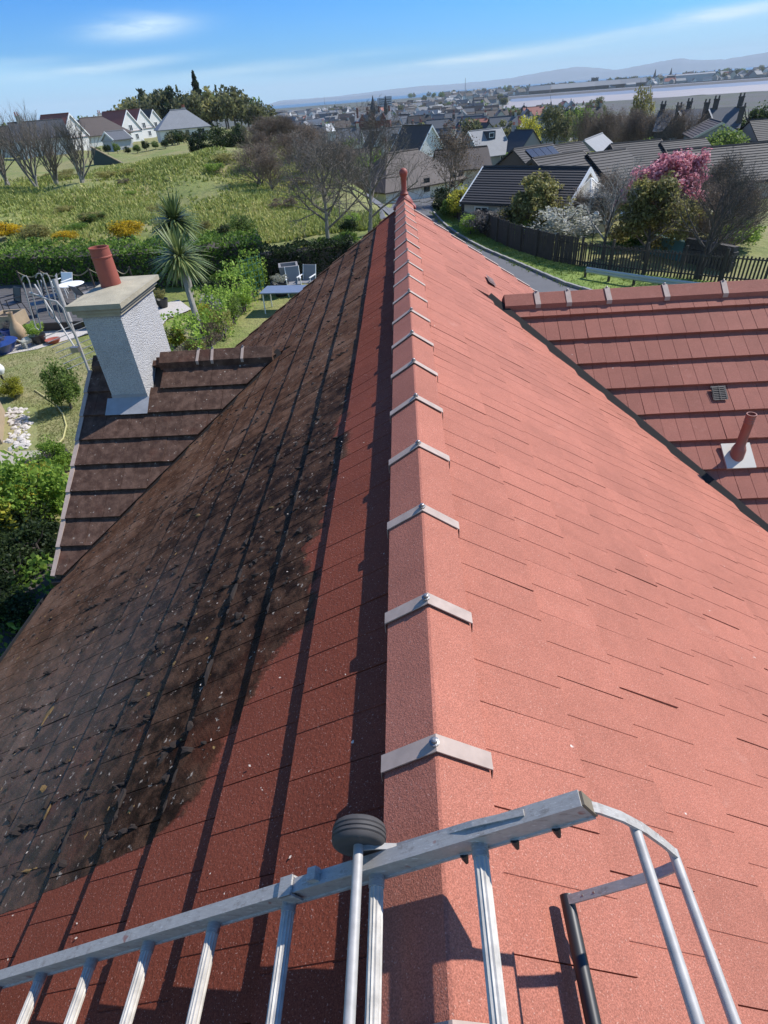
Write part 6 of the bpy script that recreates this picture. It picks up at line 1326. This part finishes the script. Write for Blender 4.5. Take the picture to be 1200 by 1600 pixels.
def scrub(lb, grp, p, sx, sz):
    o = random.choice(sp_)
    if o.name not in usedp: usedp.add(o.name); o.location = p; o.scale = (sx, sx, sz); o['label'] = lb; o['group'] = grp; return
    dup(o, p, random.random()*6.28, (sx, sx, sz), lb, grp)
for i in range(19):
    px = 372+random.random()*190; ds = 47+random.random()*26 if px < 470 else 56+random.random()*20
    scrub('brown leafless scrub tree between the mound and the road', 'brown scrub beyond the mound', polar(px, ds), random.uniform(.8, 1.2), random.uniform(.44, .66))
for i in range(14): scrub('purplish bare tree in the dark thicket below the beach', 'bare trees in the thicket below the beach', polar(930+i*12+random.uniform(-5, 5), 112+random.uniform(0, 26)), random.uniform(1.3, 1.8), random.uniform(1.5, 1.9))
for i, (px, ds) in enumerate([(1150, 41), (1190, 43), (1215, 39), (1125, 50), (985, 47), (945, 46), (1175, 52), (1235, 46)]): scrub(['twiggy bare shrub left of the stone wall', 'twiggy bare shrub behind the stone wall', 'twiggy bare shrub at the right edge behind the wall', 'twiggy bare shrub right behind the pink cherry', 'twiggy bare shrub behind the grey bare tree', 'twiggy bare shrub under the conservatory', 'twiggy bare shrub before the widest bungalow', 'twiggy bare shrub farthest to the right'][i], 'twiggy bare shrubs behind the slatted fence', polar(px, ds), random.uniform(.7, 1.0), random.uniform(.6, .95))
for i, (px, ds, w, h, lf, lb) in enumerate([(800, 47, 1.6, 1.7, 'leaf_olive', 'olive bush leaning over the dark boards'), (840, 44.5, 1.4, 1.3, 'leaf_lime', 'lime low bush behind the dark boards'), (1100, 42, 1.5, 1.4, 'leaf_hedge', 'green bush behind the slats near the teal wall'), (1200, 50, 2.2, 2.0, 'leaf_dark', 'dark bush before the widest bungalow'), (1110, 50, 1.8, 1.8, 'leaf_dark', 'dark bush under the pink cherry'), (890, 49, 1.5, 1.9, 'leaf_dark', 'dark bush at the gable of the nearest bungalow'), (980, 52, 1.8, 1.8, 'leaf_mid', 'mid green bush right of the conservatory'), (1195, 45, 1.9, 2.2, 'leaf_dark', 'dark round bush at the right edge behind the stone wall'), (1228, 42, 1.8, 1.9, 'leaf_hedge', 'leafy bush cut by the right edge'), (1160, 48, 1.7, 1.7, 'leaf_olive', 'olive bush between the pink cherry and the purplish tree')]): shrub(lb, 'bush', polar(px, ds), w, w*.9, h, lf, 'round')
for i in range(26):
    px = 40+random.random()*440; ds = 40+random.random()*40; lf, kd = random.choice((('leaf_olive', 'loose'), ('leaf_mid', 'loose'), ('leaf_brown', 'thin'), ('leaf_hedge', 'loose'), ('leaf_olive', 'thin'))); h = random.uniform(.35, .85)
    shrub('low bramble clump in the rough grass field', 'bramble', polar(px, ds), h*1.7, h*1.3, h, lf, kd, name='bramble_clump', group='low bramble clumps in the field', trunk=False)
for i in range(30):
    px = random.uniform(545, 905); ds = random.uniform(78, 175)
    if 735 < px < 905 and ds < 95 or 590 < px < 660 and ds < 110: continue
    h = random.uniform(2.4, 5.0); shrub('garden tree between the cottages beyond the road', 'tree', polar(px, ds), h*.5, h*.46, h, random.choice(('leaf_mid', 'leaf_olive', 'leaf_dark', 'leaf_lime', 'leaf_far')), random.choice(('round', 'loose')), .3, 'cottage_tree', 'garden trees between the cottages')
# conifer and skyline wood
c = polar(313, 235); t = thing('conifer_tree', 'tall dark conifer standing above the skyline wood', 'tree', c, 0); mb = MB(); mb.tube([(0, 0, 0), (0, 0, 10.5)], [.35, .05], 7); part(t, 'trunk', mb, M['barkdark']); P = []
for i in range(3600):
    z = 1.5+9.6*random.random(); f = (11.2-z)/9.7; rr_ = 3.6*f**.9*(.75+.25*math.sin(z*5))*random.random()**.4; a = random.random()*6.283; P.append((rr_*math.cos(a), rr_*math.sin(a), z-rr_*.25))
link('crown', leafmesh('crown', P, .32, M['leaf_dark'], 5, 2.2, -.3), t); t.scale = (1.25, 1.25, 1.42)
fr = random.Random(11)
for i in range(34):
    px = 148+i*8.6+fr.uniform(-4, 4); ds = fr.uniform(195, 262); hmax = (smooth(140, 230, px)*.55+.5)*(1-.35*smooth(385, 440, px)); h = ds/8.6*.52*hmax*fr.uniform(.85, 1.15)*.75
    k = fr.random(); shrub('tree of the skyline wood behind the far gardens', 'tree', polar(px, ds), h*.42, h*.42, h, 'leaf_far' if k < .5 else ('leaf_olive' if k < .7 else ('leaf_dark' if k < .85 else 'leaf_mid')), 'far', h*.1, 'wood_tree', 'trees of the skyline wood')
for i in range(14):
    px = -40+i*14+fr.uniform(-5, 5); ds = fr.uniform(200, 270); h = fr.uniform(4.5, 7.2); shrub('low tree behind the left row of houses', 'tree', polar(px, ds), h*.5, h*.5, h, 'leaf_far' if i % 3 else 'leaf_mid', 'far', .3, 'far_tree', 'low trees behind the left houses')
for i in range(190):
    far = i > 110; px = fr.uniform(640, 1240) if far else fr.uniform(400, 960); ds = fr.uniform(1500, 2300) if far else 190*(1300/190)**fr.random()
    if not far and (px > 790 and ds > 620 or (540 < px < 625 and ds < 320)): continue
    h = fr.uniform(6, 9)*(2.0 if far else (1.0 if ds < 600 else 1.35)); p = polar(px, ds)
    shrub('tree on the far shore behind the waterfront' if far else 'tree among the distant town houses', 'tree', p, h*.5, h*.45, h, 'leaf_far' if fr.random() < .7 else 'leaf_mid', 'far', h*.1, 'shore_tree' if far else 'town_tree', 'trees on the far shore' if far else 'trees among the distant houses', trunk=False)
# ------------------------------------------------------------------ rough grass, lawn blades
def tufts(name, pts, h, mat, seed, blades=3, w=.03):
    r = np.random.default_rng(seed); P = np.repeat(np.asarray(pts, float), blades, 0); n = len(P); a = r.random(n)*6.283; l = h*(.5+r.random(n)); dx = np.cos(a); dy = np.sin(a)
    P[:, :2] += r.normal(size=(n, 2))*h*.35; lean = r.random(n)*.9; ww = w*(.6+.8*r.random(n))
    v0 = P+np.stack([-dy*ww, dx*ww, -.02+0*a], 1); v1 = P+np.stack([dy*ww, -dx*ww, -.02+0*a], 1); v2 = P+np.stack([dx*l*lean, dy*l*lean, l], 1)
    V = np.stack([v0, v1, v2], 1).reshape(-1, 3); me = bpy.data.meshes.new(name); me.vertices.add(3*n); me.vertices.foreach_set('co', V.ravel()); me.loops.add(3*n); me.loops.foreach_set('vertex_index', np.arange(3*n, dtype=np.int32)); me.polygons.add(n); me.polygons.foreach_set('loop_start', np.arange(0, 3*n, 3, dtype=np.int32)); me.materials.append(mat); me.update(calc_edges=True); return me
gr_ = random.Random(3); P = []
while len(P) < 24000:
    px = gr_.uniform(-60, 600); u = gr_.random(); ds = 1/((1-u)/34+u/88); d = ray(px, 160-.08*(px-425)); x, y = CAM_P.x+d.x/math.hypot(d.x, d.y)*ds, CAM_P.y+d.y/math.hypot(d.x, d.y)*ds
    if px > 520 and ds > 40 or x > -1.5 and ds > 36: continue
    if math.sin(x*.5)+math.sin(y*.41+x*.2)+gr_.gauss(0, .7) < -.5: continue
    P.append((x, y, terrain(x, y)))
link('rough_grass', tufts('rough_grass', P, .20, M['grass_blade'], 1, 4, .075), kind='stuff')
P = []
while len(P) < 9000:
    px, py = gr_.uniform(-20, 150), gr_.uniform(545, 710); 
    if py > 640 and px < 60 or px < 20 and py > 600: continue
    d = ray(px, py); t_ = (-4.92-CAM_P.z)/d.z; p = CAM_P+d*t_; P.append((p.x, p.y, terrain(p.x, p.y)+.02))
link('lawn_grass', tufts('lawn_grass', P, .035, foliage('lawn_blades', [(.16, .18, .05), (.23, .24, .08), (.33, .29, .14)], .2), 2, 3, .012), kind='stuff')
P = []
for a, b in zip(vA, vB):
    for k in range(160): q = a.lerp(b, gr_.random()); P.append((q.x+gr_.uniform(-.5, .5), q.y+gr_.uniform(-.5, .5), terrain(q.x, q.y)+.08))
link('verge_blades', tufts('verge_blades', P, .09, foliage('verge_blade_green', [(.10, .16, .02), (.17, .24, .04), (.26, .30, .07)], .25), 4, 3, .02), kind='stuff')

# ------------------------------------------------------------------ haze
mb = MB(); mb.box((0, 0, (260-32)/2), (29600, 29600, 260+32))
hm = bpy.data.materials.new('haze_air'); hm.use_nodes = True; nt = hm.node_tree; nt.nodes.clear()
pv = node(nt, 'ShaderNodeVolumePrincipled', {'Color': (.84, .95, 1.0), 'Density': 0.00008, 'Anisotropy': 0.0}); mo = node(nt, 'ShaderNodeOutputMaterial'); nt.links.new(pv.outputs[0], mo.inputs['Volume'])
link('haze', mb.mesh('haze', hm), kind='stuff')
